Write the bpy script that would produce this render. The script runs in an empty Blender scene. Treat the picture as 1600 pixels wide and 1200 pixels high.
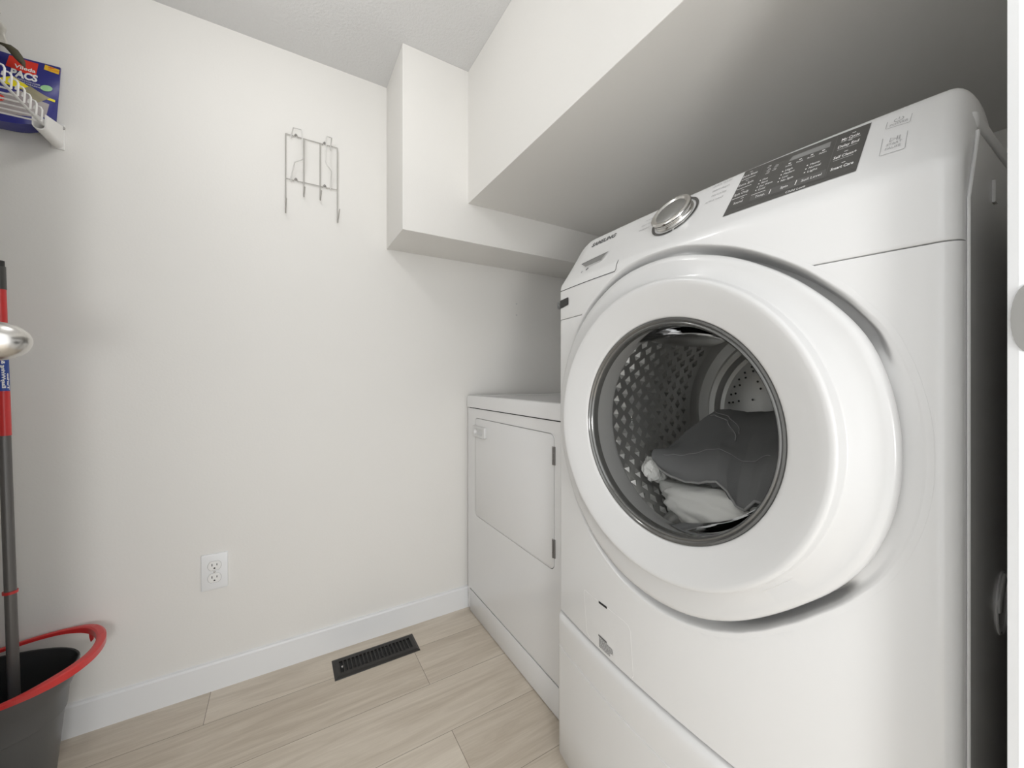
import bpy, bmesh, math, random
from mathutils import Vector, Matrix, noise
random.seed(4)
SC = bpy.context.scene
COL = SC.collection
PI = math.pi

# ---------------------------------------------------------------- camera
cam_d = bpy.data.cameras.new('camera')
cam = bpy.data.objects.new('camera', cam_d)
COL.objects.link(cam)
cam_d.sensor_width = 36.0
cam_d.lens = 602.0 / 1600.0 * 36.0
cam_d.shift_y = -9.5 / 1600.0
cam_d.clip_start = 0.01
cam.location = (0, 0, 1.0)
cam.rotation_euler = (PI / 2, 0, -math.atan2(357, 602))
SC.camera = cam
# ---------------------------------------------------------------- world, lamps, exposure
w = bpy.data.worlds.new('world')
SC.world = w
w.use_nodes = True
w.node_tree.nodes['Background'].inputs[0].default_value = (0.985, 0.995, 1.0, 1)
w.node_tree.nodes['Background'].inputs[1].default_value = 1.25
LAMP_POWER = 3.0
SC.view_settings.view_transform = 'Standard'
SC.view_settings.look = 'None'
SC.view_settings.exposure = 0.45
SC.view_settings.gamma = 1.0
SC.view_settings.use_curve_mapping = False
FILL_POWER = 25.0
LAMP_AT = (-0.12, 0.92, 1.985)      # round globe under the ceiling of the small room
FILL_AT = (-0.12, -0.95, 0.85)      # globe of the unseen fill lamp added behind the camera
def globe(name, at, r, power, col, parent_of):
    m = bpy.data.materials.new(name + '_glow'); m.use_nodes = True
    b = m.node_tree.nodes['Principled BSDF']
    b.inputs['Base Color'].default_value = (0.9, 0.9, 0.88, 1)
    b.inputs['Emission Color'].default_value = (*col, 1)
    b.inputs['Emission Strength'].default_value = power / (4 * PI * PI * r * r)
    bm = bmesh.new(); bmesh.ops.create_uvsphere(bm, u_segments=32, v_segments=20, radius=r)
    bmesh.ops.translate(bm, vec=at, verts=bm.verts)
    return link('bulb', bm, m, parent_of, smooth=True)

# ---------------------------------------------------------------- materials
def mat(name, col, rough=0.5, metal=0.0, coat=0.0, bump=None, var=None, spec=0.5, trans=0.0):
    m = bpy.data.materials.new(name)
    m.use_nodes = True
    nt = m.node_tree
    b = nt.nodes['Principled BSDF']
    b.inputs['Base Color'].default_value = (*col, 1)
    b.inputs['Roughness'].default_value = rough
    b.inputs['Metallic'].default_value = metal
    b.inputs['Coat Weight'].default_value = coat
    b.inputs['Coat Roughness'].default_value = 0.06
    b.inputs['Specular IOR Level'].default_value = spec
    tc = nt.nodes.new('ShaderNodeTexCoord')
    if bump:
        sc, st, dist = bump
        n = nt.nodes.new('ShaderNodeTexNoise')
        n.inputs['Scale'].default_value = sc
        n.inputs['Detail'].default_value = 4
        nt.links.new(tc.outputs['Object'], n.inputs['Vector'])
        bp = nt.nodes.new('ShaderNodeBump')
        bp.inputs['Strength'].default_value = st
        bp.inputs['Distance'].default_value = dist
        nt.links.new(n.outputs['Fac'], bp.inputs['Height'])
        nt.links.new(bp.outputs['Normal'], b.inputs['Normal'])
    if var:
        sc, col2 = var
        n = nt.nodes.new('ShaderNodeTexNoise')
        n.inputs['Scale'].default_value = sc
        n.inputs['Detail'].default_value = 5
        nt.links.new(tc.outputs['Object'], n.inputs['Vector'])
        mx = nt.nodes.new('ShaderNodeMix')
        mx.data_type = 'RGBA'
        mx.inputs['A'].default_value = (*col, 1)
        mx.inputs['B'].default_value = (*col2, 1)
        nt.links.new(n.outputs['Fac'], mx.inputs['Factor'])
        nt.links.new(mx.outputs['Result'], b.inputs['Base Color'])
    return m

M = {}
M['wall'] = mat('wall_paint', (0.815, 0.803, 0.775), 0.6, bump=(160, 0.10, 0.002), var=(2.5, (0.79, 0.778, 0.75)), spec=0.3)
M['ceil'] = mat('ceiling_paint', (0.69, 0.69, 0.69), 0.8, bump=(120, 0.5, 0.004), spec=0.2)
M['trim'] = mat('white_trim_paint', (0.82, 0.83, 0.84), 0.35, bump=(30, 0.05, 0.001))
M['enamel'] = mat('white_enamel', (0.70, 0.70, 0.695), 0.28, coat=0.35, bump=(9, 0.02, 0.002))
M['plastic'] = mat('white_plastic', (0.64, 0.64, 0.635), 0.3, coat=0.25)
M['side'] = mat('side_enamel', (0.74, 0.74, 0.735), 0.22, coat=0.4)
M['dryer'] = mat('dryer_enamel', (0.76, 0.76, 0.76), 0.25, coat=0.3, bump=(7, 0.02, 0.002))
M['dark'] = mat('dark_gap', (0.02, 0.02, 0.02), 0.8)
M['display'] = mat('display_grey', (0.055, 0.054, 0.051), 0.3, coat=0.3)
M['display2'] = mat('display_band', (0.085, 0.083, 0.08), 0.35)
M['lcd_pull_shade'] = mat('display_window', (0.22, 0.22, 0.215), 0.25)  # also the painted recess shade of the drawer pull
M['print'] = mat('white_print', (0.85, 0.85, 0.84), 0.5)
M['ink'] = mat('grey_ink', (0.12, 0.12, 0.12), 0.5)
M['inkl'] = mat('pale_ink', (0.38, 0.38, 0.38), 0.5)
M['chrome'] = mat('satin_chrome', (0.62, 0.61, 0.59), 0.16, metal=1.0)
M['dialface'] = mat('dial_face_grey', (0.30, 0.30, 0.29), 0.30, metal=0.7)
M['strike'] = mat('strike_metal', (0.34, 0.335, 0.32), 0.42, metal=0.85)
M['nickel'] = mat('satin_nickel', (0.66, 0.645, 0.62), 0.24, metal=1.0, bump=(6, 0.03, 0.002))
M['ring'] = mat('smoky_ring', (0.16, 0.16, 0.155), 0.14, metal=0.55, coat=0.5)
M['steel'] = mat('drum_steel', (0.55, 0.55, 0.54), 0.30, metal=0.85)
M['plate'] = mat('drum_plate', (0.62, 0.62, 0.61), 0.42, metal=0.6)
M['gasket'] = mat('grey_rubber', (0.24, 0.24, 0.238), 0.5)
M['black'] = mat('black_metal', (0.022, 0.020, 0.018), 0.42, metal=0.3, coat=0.1)
M['blackp'] = mat('black_plastic', (0.02, 0.02, 0.02), 0.5)
M['wire'] = mat('white_wire', (0.80, 0.79, 0.77), 0.35)
M['wiregrey'] = mat('grey_wire', (0.46, 0.445, 0.42), 0.35)  # darker grey than the shelf wire
M['holder'] = mat('holder_wire', (0.70, 0.69, 0.67), 0.3)
M['screw'] = mat('screw_metal', (0.35, 0.34, 0.33), 0.35, metal=0.9)
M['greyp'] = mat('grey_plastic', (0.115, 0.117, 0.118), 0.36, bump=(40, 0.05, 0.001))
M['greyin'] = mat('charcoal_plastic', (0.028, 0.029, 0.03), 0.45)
M['red'] = mat('red_plastic', (0.62, 0.035, 0.035), 0.32, coat=0.2)
M['pole'] = mat('grey_pole', (0.13, 0.125, 0.12), 0.33, metal=0.2, coat=0.2)
M['bluep'] = mat('blue_plastic', (0.03, 0.07, 0.32), 0.35)
M['pouch'] = mat('blue_film', (0.022, 0.024, 0.21), 0.32, coat=0.3, bump=(35, 0.25, 0.004))
M['pred'] = mat('red_print', (0.75, 0.04, 0.02), 0.4)
M['pyel'] = mat('yellow_print', (0.85, 0.72, 0.02), 0.4)
M['pora'] = mat('amber_print', (0.85, 0.52, 0.03), 0.4)
M['pgreen'] = mat('green_print', (0.32, 0.6, 0.3), 0.4)
M['pbeige'] = mat('floor_picture_print', (0.42, 0.38, 0.22), 0.45, var=(60, (0.2, 0.18, 0.14)))
M['pgrey'] = mat('grey_picture_print', (0.30, 0.25, 0.26), 0.45, var=(50, (0.45, 0.42, 0.4)))
M['olive'] = mat('olive_strap', (0.085, 0.075, 0.045), 0.6)
M['lightg'] = mat('lamp_glass', (0.9, 0.9, 0.88), 0.4)
M['denim'] = mat('grey_denim', (0.15, 0.152, 0.155), 0.95, bump=(900, 0.35, 0.001), var=(14, (0.21, 0.212, 0.215)), spec=0.1)
M['seam'] = mat('denim_seam', (0.33, 0.33, 0.33), 0.9)
M['linen'] = mat('white_cotton', (0.85, 0.85, 0.83), 0.9, bump=(60, 0.3, 0.003), spec=0.1)

def glass_mat(name, tint, refl):
    m = bpy.data.materials.new(name); m.use_nodes = True
    nt = m.node_tree
    for n in list(nt.nodes):
        if n.type != 'OUTPUT_MATERIAL': nt.nodes.remove(n)
    out = [n for n in nt.nodes if n.type == 'OUTPUT_MATERIAL'][0]
    tr = nt.nodes.new('ShaderNodeBsdfTransparent'); tr.inputs[0].default_value = (*tint, 1)
    gl = nt.nodes.new('ShaderNodeBsdfGlossy'); gl.inputs['Roughness'].default_value = 0.03
    fr = nt.nodes.new('ShaderNodeFresnel'); fr.inputs[0].default_value = refl
    mx = nt.nodes.new('ShaderNodeMixShader')
    nt.links.new(fr.outputs[0], mx.inputs[0]); nt.links.new(tr.outputs[0], mx.inputs[1])
    nt.links.new(gl.outputs[0], mx.inputs[2]); nt.links.new(mx.outputs[0], out.inputs[0])
    return m
M['glass'] = glass_mat('door_glass', (0.92, 0.92, 0.91), 1.10)
M['film'] = glass_mat('clear_film', (0.88, 0.88, 0.86), 1.6)
em = mat('lamp_glow', (0.9, 0.9, 0.88), 0.4)
em.node_tree.nodes['Principled BSDF'].inputs['Emission Color'].default_value = (1, 0.97, 0.92, 1)
em.node_tree.nodes['Principled BSDF'].inputs['Emission Strength'].default_value = 3.5
M['glow'] = em

def floor_material():
    m = bpy.data.materials.new('oak_plank_floor'); m.use_nodes = True
    nt = m.node_tree; N = nt.nodes; L = nt.links
    b = N['Principled BSDF']
    tc = N.new('ShaderNodeTexCoord'); sp = N.new('ShaderNodeSeparateXYZ')
    L.new(tc.outputs['Object'], sp.inputs[0])
    def mth(op, a, bb=None):
        n = N.new('ShaderNodeMath'); n.operation = op
        for i, v in enumerate((a, bb)):
            if v is None: continue
            if isinstance(v, (int, float)): n.inputs[i].default_value = v
            else: L.new(v, n.inputs[i])
        return n.outputs[0]
    X, Y = sp.outputs[0], sp.outputs[1]
    ry = mth('DIVIDE', mth('SUBTRACT', Y, 1.407), 0.190)
    row = mth('FLOOR', ry); fy = mth('FRACT', ry)
    sx = mth('DIVIDE', mth('ADD', mth('ADD', X, 0.20), mth('MULTIPLY', row, 0.61)), 1.22)
    colm = mth('FLOOR', sx); fx = mth('FRACT', sx)
    cmb = N.new('ShaderNodeCombineXYZ'); L.new(colm, cmb.inputs[0]); L.new(row, cmb.inputs[1])
    wn = N.new('ShaderNodeTexWhiteNoise'); wn.noise_dimensions = '3D'; L.new(cmb.outputs[0], wn.inputs[0])
    # grain: stretched noise, shifted per plank
    g = N.new('ShaderNodeCombineXYZ')
    L.new(mth('ADD', mth('MULTIPLY', X, 1.6), mth('MULTIPLY', wn.outputs['Value'], 31.0)), g.inputs[0])
    L.new(mth('ADD', mth('MULTIPLY', Y, 16.0), mth('MULTIPLY', wn.outputs['Value'], 17.0)), g.inputs[1])
    n1 = N.new('ShaderNodeTexNoise'); n1.inputs['Scale'].default_value = 1.7; n1.inputs['Detail'].default_value = 7
    n1.inputs['Roughness'].default_value = 0.62; n1.inputs['Distortion'].default_value = 0.9
    L.new(g.outputs[0], n1.inputs['Vector'])
    g2 = N.new('ShaderNodeCombineXYZ')
    L.new(mth('MULTIPLY', X, 9.0), g2.inputs[0]); L.new(mth('MULTIPLY', Y, 240.0), g2.inputs[1])
    n2 = N.new('ShaderNodeTexNoise'); n2.inputs['Scale'].default_value = 1.0; n2.inputs['Detail'].default_value = 3
    L.new(g2.outputs[0], n2.inputs['Vector'])
    cr = N.new('ShaderNodeValToRGB'); e = cr.color_ramp.elements
    e[0].position = 0.30; e[0].color = (0.50, 0.43, 0.345, 1)
    e[1].position = 0.68; e[1].color = (0.72, 0.65, 0.555, 1)
    mixf = mth('ADD', mth('MULTIPLY', n1.outputs['Fac'], 0.72), mth('MULTIPLY', n2.outputs['Fac'], 0.18))
    mixf = mth('ADD', mixf, mth('MULTIPLY', mth('SUBTRACT', wn.outputs['Value'], 0.25), 0.20))
    L.new(mixf, cr.inputs[0])
    # seams
    s1 = mth('LESS_THAN', mth('MULTIPLY', fy, 0.190), 0.0014)
    s2 = mth('LESS_THAN', mth('MULTIPLY', fx, 1.22), 0.0016)
    sm = mth('MAXIMUM', s1, s2)
    mx = N.new('ShaderNodeMix'); mx.data_type = 'RGBA'
    L.new(mth('MULTIPLY', sm, 0.75), mx.inputs['Factor']); L.new(cr.outputs[0], mx.inputs['A'])
    mx.inputs['B'].default_value = (0.10, 0.075, 0.05, 1)
    L.new(mx.outputs['Result'], b.inputs['Base Color'])
    b.inputs['Roughness'].default_value = 0.48
    bp = N.new('ShaderNodeBump'); bp.inputs['Strength'].default_value = 0.12; bp.inputs['Distance'].default_value = 0.002
    L.new(mth('SUBTRACT', n2.outputs['Fac'], mth('MULTIPLY', sm, 2.0)), bp.inputs['Height'])
    L.new(bp.outputs[0], b.inputs['Normal'])
    return m
M['floor'] = floor_material()

# ---------------------------------------------------------------- helpers
def link(name, bm, m, parent=None, smooth=False, ang=None, mats=None):
    me = bpy.data.meshes.new(name)
    bmesh.ops.recalc_face_normals(bm, faces=bm.faces) if not getattr(bm, 'keep', False) else None
    bm.to_mesh(me); bm.free()
    for mm in (mats or [m]): me.materials.append(mm)
    if smooth:
        me.polygons.foreach_set('use_smooth', [True] * len(me.polygons))
        if ang is not None:
            me.set_sharp_from_angle(angle=math.radians(ang))
    o = bpy.data.objects.new(name, me); COL.objects.link(o)
    if parent is not None:
        o.parent = parent
        o.matrix_parent_inverse = Matrix.Translation(parent_world(parent)).inverted()
    return o
def parent_world(p):
    v = Vector(p.location)
    q = p
    while q.parent is not None:
        q = q.parent
        v = v + Vector(q.location) if False else v
    return v
def thing(name, label, cat, loc, group=None):
    o = bpy.data.objects.new(name, None); COL.objects.link(o)
    o.location = loc; o.empty_display_size = 0.05
    o['label'] = label; o['category'] = cat
    if group: o['group'] = group
    return o
def tag(o, label, cat, group=None):
    o['label'] = label; o['category'] = cat
    if group: o['group'] = group
    return o
def struct(name, bm, m, parent=None, **k):
    o = link(name, bm, m, parent, **k)
    if parent is None: o['kind'] = 'structure'
    return o
def box(bm, x0, x1, y0, y1, z0, z1, bev=0.0, seg=2):
    r = bmesh.ops.create_cube(bm, size=1.0)
    vs = r['verts']
    for v in vs:
        v.co = Vector(((x0 + x1) / 2 + v.co.x * (x1 - x0), (y0 + y1) / 2 + v.co.y * (y1 - y0), (z0 + z1) / 2 + v.co.z * (z1 - z0)))
    if bev:
        es = list({e for v in vs for e in v.link_edges})
        bmesh.ops.bevel(bm, geom=es, offset=bev, segments=seg, affect='EDGES', profile=0.5)
    return bm
def new(): return bmesh.new()
def bx(*a, **k): return box(new(), *a, **k)
def tube(bm, pts, r, n=8, closed=False, cap=True):
    pts = [Vector(p) for p in pts]
    rings = []
    N = len(pts)
    up = None
    for i, p in enumerate(pts):
        if closed: d = pts[(i + 1) % N] - pts[i - 1]
        else: d = pts[min(i + 1, N - 1)] - pts[max(i - 1, 0)]
        d.normalize()
        if up is None:
            up = Vector((0, 0, 1)) if abs(d.z) < 0.9 else Vector((1, 0, 0))
        s = d.cross(up)
        if s.length < 1e-4: s = d.orthogonal()
        s.normalize(); up = s.cross(d).normalized()
        rr = r[i] if isinstance(r, (list, tuple)) else r
        rings.append([bm.verts.new(p + (s * math.cos(a) + up * math.sin(a)) * rr) for a in [2 * PI * k / n for k in range(n)]])
    for i in range(N if closed else N - 1):
        A, B = rings[i], rings[(i + 1) % N]
        for k in range(n):
            bm.faces.new((A[k], A[(k + 1) % n], B[(k + 1) % n], B[k]))
    if cap and not closed:
        bm.faces.new(rings[0]); bm.faces.new(list(reversed(rings[-1])))
    return bm
def smooth_path(pts, sub=6):
    P = [Vector(p) for p in pts]; out = []
    for i in range(len(P) - 1):
        p0 = P[max(i - 1, 0)]; p1 = P[i]; p2 = P[i + 1]; p3 = P[min(i + 2, len(P) - 1)]
        for k in range(sub):
            t = k / sub
            out.append(0.5 * ((2 * p1) + (p2 - p0) * t + (2 * p0 - 5 * p1 + 4 * p2 - p3) * t * t + (3 * p1 - p0 - 3 * p2 + p3) * t ** 3))
    out.append(P[-1]); return out
def lathe(bm, prof, mtx, n=32, cap0=False, cap1=False):
    """prof: (r, h) along local z"""
    rings = []
    for r, h in prof:
        if r < 1e-6: rings.append([bm.verts.new(mtx @ Vector((0, 0, h)))])
        else: rings.append([bm.verts.new(mtx @ Vector((r * math.cos(2 * PI * k / n), r * math.sin(2 * PI * k / n), h))) for k in range(n)])
    for A, B in zip(rings, rings[1:]):
        if len(A) == 1 and len(B) == 1: continue
        for k in range(n):
            k2 = (k + 1) % n
            if len(A) == 1: bm.faces.new((A[0], B[k2], B[k]))
            elif len(B) == 1: bm.faces.new((A[k], A[k2], B[0]))
            else: bm.faces.new((A[k], A[k2], B[k2], B[k]))
    if cap0 and len(rings[0]) > 1: bm.faces.new(list(reversed(rings[0])))
    if cap1 and len(rings[-1]) > 1: bm.faces.new(rings[-1])
    return bm
def axis_m(loc, d):
    d = Vector(d).normalized()
    return Matrix.Translation(loc) @ d.to_track_quat('Z', 'Y').to_matrix().to_4x4()
def rrect(w, h, r, n=6):
    """rounded rectangle loop centred on 0, counter clockwise"""
    out = []
    for cx, cy, a0 in ((w / 2 - r, h / 2 - r, 0), (-w / 2 + r, h / 2 - r, 90), (-w / 2 + r, -h / 2 + r, 180), (w / 2 - r, -h / 2 + r, 270)):
        for k in range(n + 1):
            a = math.radians(a0 + 90 * k / n)
            out.append((cx + r * math.cos(a), cy + r * math.sin(a)))
    return out
def prism(bm, loop, f, d0, d1, bev=0.0, capback=True):
    """loop of (u,v); f(u,v,d) -> point; extruded from d0 (back) to d1 (front)"""
    cu = sum(p[0] for p in loop) / len(loop); cv = sum(p[1] for p in loop) / len(loop)
    levels = [(0, d0)]
    if bev: levels += [(0, d1 - bev if d1 > d0 else d1 + bev), (bev * 0.3, d1 - (bev * 0.3 if d1 > d0 else -bev * 0.3)), (bev, d1)]
    else: levels += [(0, d1)]
    rings = []
    for ins, d in levels:
        ring = []
        for u, v in loop:
            du, dv = u - cu, v - cv
            L = math.hypot(du, dv) or 1
            ring.append(bm.verts.new(f(u - du / L * ins, v - dv / L * ins, d)))
        rings.append(ring)
    n = len(loop)
    for A, B in zip(rings, rings[1:]):
        for k in range(n): bm.faces.new((A[k], A[(k + 1) % n], B[(k + 1) % n], B[k]))
    bm.faces.new(rings[-1])
    if capback: bm.faces.new(list(reversed(rings[0])))
    return bm
def text_verts(body, size, align='LEFT', bold=0.0, sx=1.0):
    c = bpy.data.curves.new('txt', 'FONT'); c.body = body; c.size = size; c.align_x = align
    c.offset = bold; c.resolution_u = 3
    o = bpy.data.objects.new('txt', c); COL.objects.link(o)
    dg = bpy.context.evaluated_depsgraph_get()
    me = bpy.data.meshes.new_from_object(o.evaluated_get(dg))
    V = [(v.co.x * sx, v.co.y) for v in me.vertices]; F = [tuple(p.vertices) for p in me.polygons]
    bpy.data.objects.remove(o); bpy.data.curves.remove(c); bpy.data.meshes.remove(me)
    return V, F
def put_text(bm, body, size, fn, align='LEFT', bold=0.0, sx=1.0, fit=None):
    V, F = text_verts(body, size, align, bold, 1.0)
    if fit:
        xs = [v[0] for v in V]; wd = max(xs) - min(xs); sx = fit / wd
    V = [(u * sx, v) for u, v in V]
    vs = [bm.verts.new(fn(u, v)) for u, v in V]
    for f in F:
        try: bm.faces.new([vs[i] for i in f])
        except ValueError: pass

# ---------------------------------------------------------------- room dimensions (metres)
YB = 1.557      # rear wall
XL = -0.93      # left wall
XR = 1.62       # right wall, behind the machines
YF = 0.06       # room face of the front wall; the camera stands in its doorway
ZC = 2.142
# floor
bm = new()
vs = [bm.verts.new(p) for p in ((XL - .1, -1.2, 0), (XR + .1, -1.2, 0), (XR + .1, YB + .1, 0), (XL - .1, YB + .1, 0))]
bm.faces.new(vs)
struct('floor', bm, M['floor'])
struct('ceiling', bx(XL - .1, XR + .1, -0.06, YB + .1, ZC, ZC + .05), M['ceil'])
struct('wall_back', bx(XL - .1, XR + .1, YB, YB + .1, 0, ZC), M['wall'])
struct('wall_left', bx(XL - .1, XL, -0.06, YB, 0, ZC), M['wall'])
struct('wall_right', bx(XR, XR + .1, -0.06, YB, 0, ZC), M['wall'])
bm = new()
box(bm, XL, -0.395, -0.06, YF, 0, ZC)
box(bm, 0.560, XR, -0.06, YF, 0, ZC)
box(bm, -0.395, 0.560, -0.06, YF, 2.06, ZC)
struct('wall_front', bm, M['wall'])
# bulkheads boxed down from the ceiling
struct('wall_bulkhead_rear', bx(0.349, XR, 1.319, YB, 1.507, ZC, bev=.0015), M['wall'])
struct('wall_bulkhead_right', bx(0.592, XR, YF, 1.319, 1.650, ZC, bev=.0015), M['wall'])
# baseboards with an eased top edge
def baseboard(name, p0, p1, nrm):
    bm = new()
    prof = [(0, 0), (.012, 0), (.012, .084), (.009, .089), (0, .0905)]
    A = [bm.verts.new((p0[0] + nrm[0] * t, p0[1] + nrm[1] * t, z)) for t, z in prof]
    B = [bm.verts.new((p1[0] + nrm[0] * t, p1[1] + nrm[1] * t, z)) for t, z in prof]
    for i in range(len(prof) - 1): bm.faces.new((A[i], A[i + 1], B[i + 1], B[i]))
    bm.faces.new(A); bm.faces.new(list(reversed(B)))
    struct(name, bm, M['trim'])
baseboard('baseboard_back', (XL, YB), (XR, YB), (0, -1))
baseboard('baseboard_left', (XL, YF), (XL, YB - .012), (1, 0))
# door frame round the opening
bm = new()
box(bm, 0.540, 0.560, -0.062, 0.0622, 0, 2.04)
vs = [(0.540, 0.0622), (0.5425, 0.0686), (0.546, 0.0690), (0.560, 0.0690), (0.560, 0.0622)]
A = [bm.verts.new((x, y, 0)) for x, y in vs]; B = [bm.verts.new((x, y, 2.04)) for x, y in vs]
for i in range(5): bm.faces.new((A[i], A[(i + 1) % 5], B[(i + 1) % 5], B[i]))
bm.faces.new(A); bm.faces.new(list(reversed(B)))
box(bm, -0.395, -0.375, -0.062, 0.066, 0, 2.04)
box(bm, -0.395, 0.560, -0.062, 0.066, 2.04, 2.06)
box(bm, 0.560, 0.615, 0.0601, 0.0685, 0, 2.10, bev=.002)
box(bm, -0.45, -0.395, 0.0601, 0.072, 0, 2.10, bev=.002)
fr = struct('trim_1', bm, M['trim'])
# strike plate with rounded lip, let into the right jamb
bm = new()
zc, hh = 1.0505, 0.0285
loop = [(-0.012, -hh), (0.0575, -hh)] + [(0.0575 + .0090 * math.sin(math.radians(a)), -hh * math.cos(math.radians(a))) for a in range(15, 180, 15)] + [(0.0575, hh), (-0.012, hh)]
prism(bm, loop, lambda u, v, d: Vector((0.540 - d, u, zc + v)), 0.0, 0.0016)
link('strike_plate', bm, M['strike'], fr)
for dz in (-.019, .019):
    link('screw', lathe(new(), [(0, .0024), (.003, .0022), (.0035, .0015)], axis_m((0.540, 0.03, zc + dz), (-1, 0, 0)), 12), M['screw'], fr)
# open door standing just out of view on the left, only its knob reaches in
bm = new()
box(bm, -0.440, -0.405, 0.075, 0.945, 0.012, 2.03, bev=.0015)
d1 = struct('door_1', bm, M['trim'])
kz, ky = 1.0545, 0.877
bm = new()
mx = axis_m((-0.405, ky, kz), (1, 0, 0))
lathe(bm, [(.031, 0), (.031, .003), (.028, .006), (.014, .008), (.012, .012), (.012, .022)], mx, 32)
prof = []
for k in range(0, 19):
    a = PI * k / 18
    prof.append((.0287 * math.sin(a) * (1.0 - .10 * (math.cos(a) < 0) * abs(math.cos(a))), .044 - .032 * math.cos(a)))
lathe(bm, prof, mx, 40)
link('door_knob', bm, M['nickel'], d1, smooth=True, ang=40)

# ---------------------------------------------------------------- ceiling lamp (lights the room, above the frame)
lt = thing('ceiling_light', 'round white globe ceiling light near the middle of the small room', 'ceiling light', (LAMP_AT[0], LAMP_AT[1], ZC))
bm = new(); lathe(bm, [(0, 0), (.075, 0), (.075, -.018), (.03, -.035), (.028, -.105)], Matrix.Translation((LAMP_AT[0], LAMP_AT[1], ZC)), 40)
link('base', bm, M['plastic'], lt, smooth=True, ang=40)
globe('ceiling_light', LAMP_AT, .060, LAMP_POWER, (1.0, 0.99, 0.97), lt)

# fill lamp behind the camera, unseen, added to brighten the room through the doorway
ht = thing('fill_lamp', 'unseen added fill lamp, a large white globe on a low stand behind the doorway', 'lamp', (FILL_AT[0], FILL_AT[1], 0))
bm = new(); lathe(bm, [(0, 0), (.14, 0), (.14, .012), (.02, .025), (.012, .04), (.012, FILL_AT[2] - .17), (.05, FILL_AT[2] - .16), (.05, FILL_AT[2] - .14)], Matrix.Translation((FILL_AT[0], FILL_AT[1], 0)), 32)
link('stand', bm, M['nickel'], ht, smooth=True, ang=40)
globe('fill_lamp', FILL_AT, .16, FILL_POWER, (1.0, 0.995, 0.985), ht)

# ================================================================ WASHER
YC, HW, ZD = 0.4575, 0.349, 0.909
def xb(Y):
    d = abs(Y - YC); dc = HW - .022
    e = min(d, dc); x = .592 + .028 * (e / HW) ** 2
    if d > dc:
        q = min(1, (d - dc) / .022); x += .018 * (1 - math.sqrt(max(0, 1 - q * q)))
    return x
def sl(z):
    z0, wd = 1.235, .012
    if z < z0 - wd: return 0
    if z > z0 + wd: return .70 * (z - z0)
    t = (z - z0 + wd) / (2 * wd); return .70 * wd * t * t
def sst(t):
    t = max(0, min(1, t)); return t * t * (3 - 2 * t)
import bisect
RT = [(0, .3075), (12, .3085), (20, .310), (27, .3115), (34, .3085), (44, .3045), (58, .3015), (73, .3025), (90, .308), (110, .314), (150, .317), (203, .3150), (222, .3190), (237, .3225), (251, .3235), (264, .3210), (275, .3180), (283, .3145), (292, .3095), (298, .3055), (306, .3015), (315, .3005), (325, .3045), (334, .3080), (346, .3085), (360, .3075)]
def rout(a):
    a %= 360
    i = max(0, min(len(RT) - 2, bisect.bisect_right([p[0] for p in RT], a) - 1))
    t = (a - RT[i][0]) / (RT[i + 1][0] - RT[i][0]); t = t * t * (3 - 2 * t) * .5 + t * .5
    return RT[i][1] * (1 - t) + RT[i + 1][1] * t
def edge_r(Y, z): return rout(math.degrees(math.atan2(z - ZD, YC - Y))) + .016
def surf(Y, z):
    b = xb(Y)
    r = math.hypot(Y - YC, z - ZD)
    if r < .345:
        re = edge_r(Y, z)
        b += (max(b, .6135) - b) * sst((re - r) / .009)
        if .26 < r < .33:
            a = math.degrees(math.atan2(z - ZD, YC - Y)) % 360
            wdw = max(sst((34 - abs(a - 52)) / 16), sst((24 - abs(a - 306)) / 12))
            b += .032 * wdw * sst((re - .006 - r) / .008)
    if Y > YC and z > 1.235:   # the fascia flattens out towards its top at the far side
        b -= .75 * (b - .592) * min(1, (z - 1.235) / .11)
    return b + sl(z)
washer = thing('washing_machine', 'white front-loading washing machine with round glass door raised on a pedestal', 'washing machine', (0.66, YC, 0.396))
ycols = []
n = 84
for i in range(n + 1): ycols.append(YC + (HW - .022) * (-1 + 2 * i / n))
for k in range(1, 9):
    o_ = .022 * math.sin(PI / 2 * k / 8)
    ycols.insert(0, YC - (HW - .022) - o_); ycols.append(YC + (HW - .022) + o_)
def drop(Y):
    d = (Y - YC) / HW
    if d > .80:
        q = min(1, (d - .80) / .20); return .075 * (1 - math.sqrt(max(0, 1 - q * q)))
    if d < -.93:
        q = min(1, (-d - .93) / .07); return .045 * (1 - math.sqrt(max(0, 1 - q * q)))
    return 0
ZS = 1.149  # seam between fascia and lower front
def panel(rows, hole=None, ends=None):
    bm = new(); G = []
    for row in rows:
        R = []
        for Y in ycols:
            R.append(bm.verts.new(row(Y)))
        G.append(R)
    for a in range(len(G) - 1):
        for b in range(len(ycols) - 1):
            q = (G[a][b], G[a][b + 1], G[a + 1][b + 1], G[a + 1][b])
            if hole:
                c = sum((v.co for v in q), Vector()) / 4
                if math.hypot(c.y - YC, c.z - ZD) < edge_r(c.y, c.z) - .0005 and c.x < .68: continue
            bm.faces.new(q)
    # return flanges at both ends
    for e, Y in ((0, ycols[0]), (-1, ycols[-1])):
        pv = [bm.verts.new((max(.6375 + max(0, (R[e].co.z - 1.195)) * .50, R[e].co.x), R[e].co.y, R[e].co.z)) for R in G]
        for a in range(len(G) - 1):
            try: bm.faces.new((G[a][e], G[a + 1][e], pv[a + 1], pv[a]))
            except ValueError: pass
    return bm
rows = [lambda Y: Vector((surf(Y, .3985) + .03, Y, .4005)), lambda Y: Vector((surf(Y, .3985) + .004, Y, .3990)), lambda Y: Vector((surf(Y, .401), Y, .4020))]
nz = 96
for i in range(1, nz + 1):
    z = .402 + (ZS - .0008 - .402) * i / nz
    rows.append(lambda Y, z=z: Vector((surf(Y, z) + (.0008 if z > ZS - .001 else 0), Y, z)))
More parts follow.
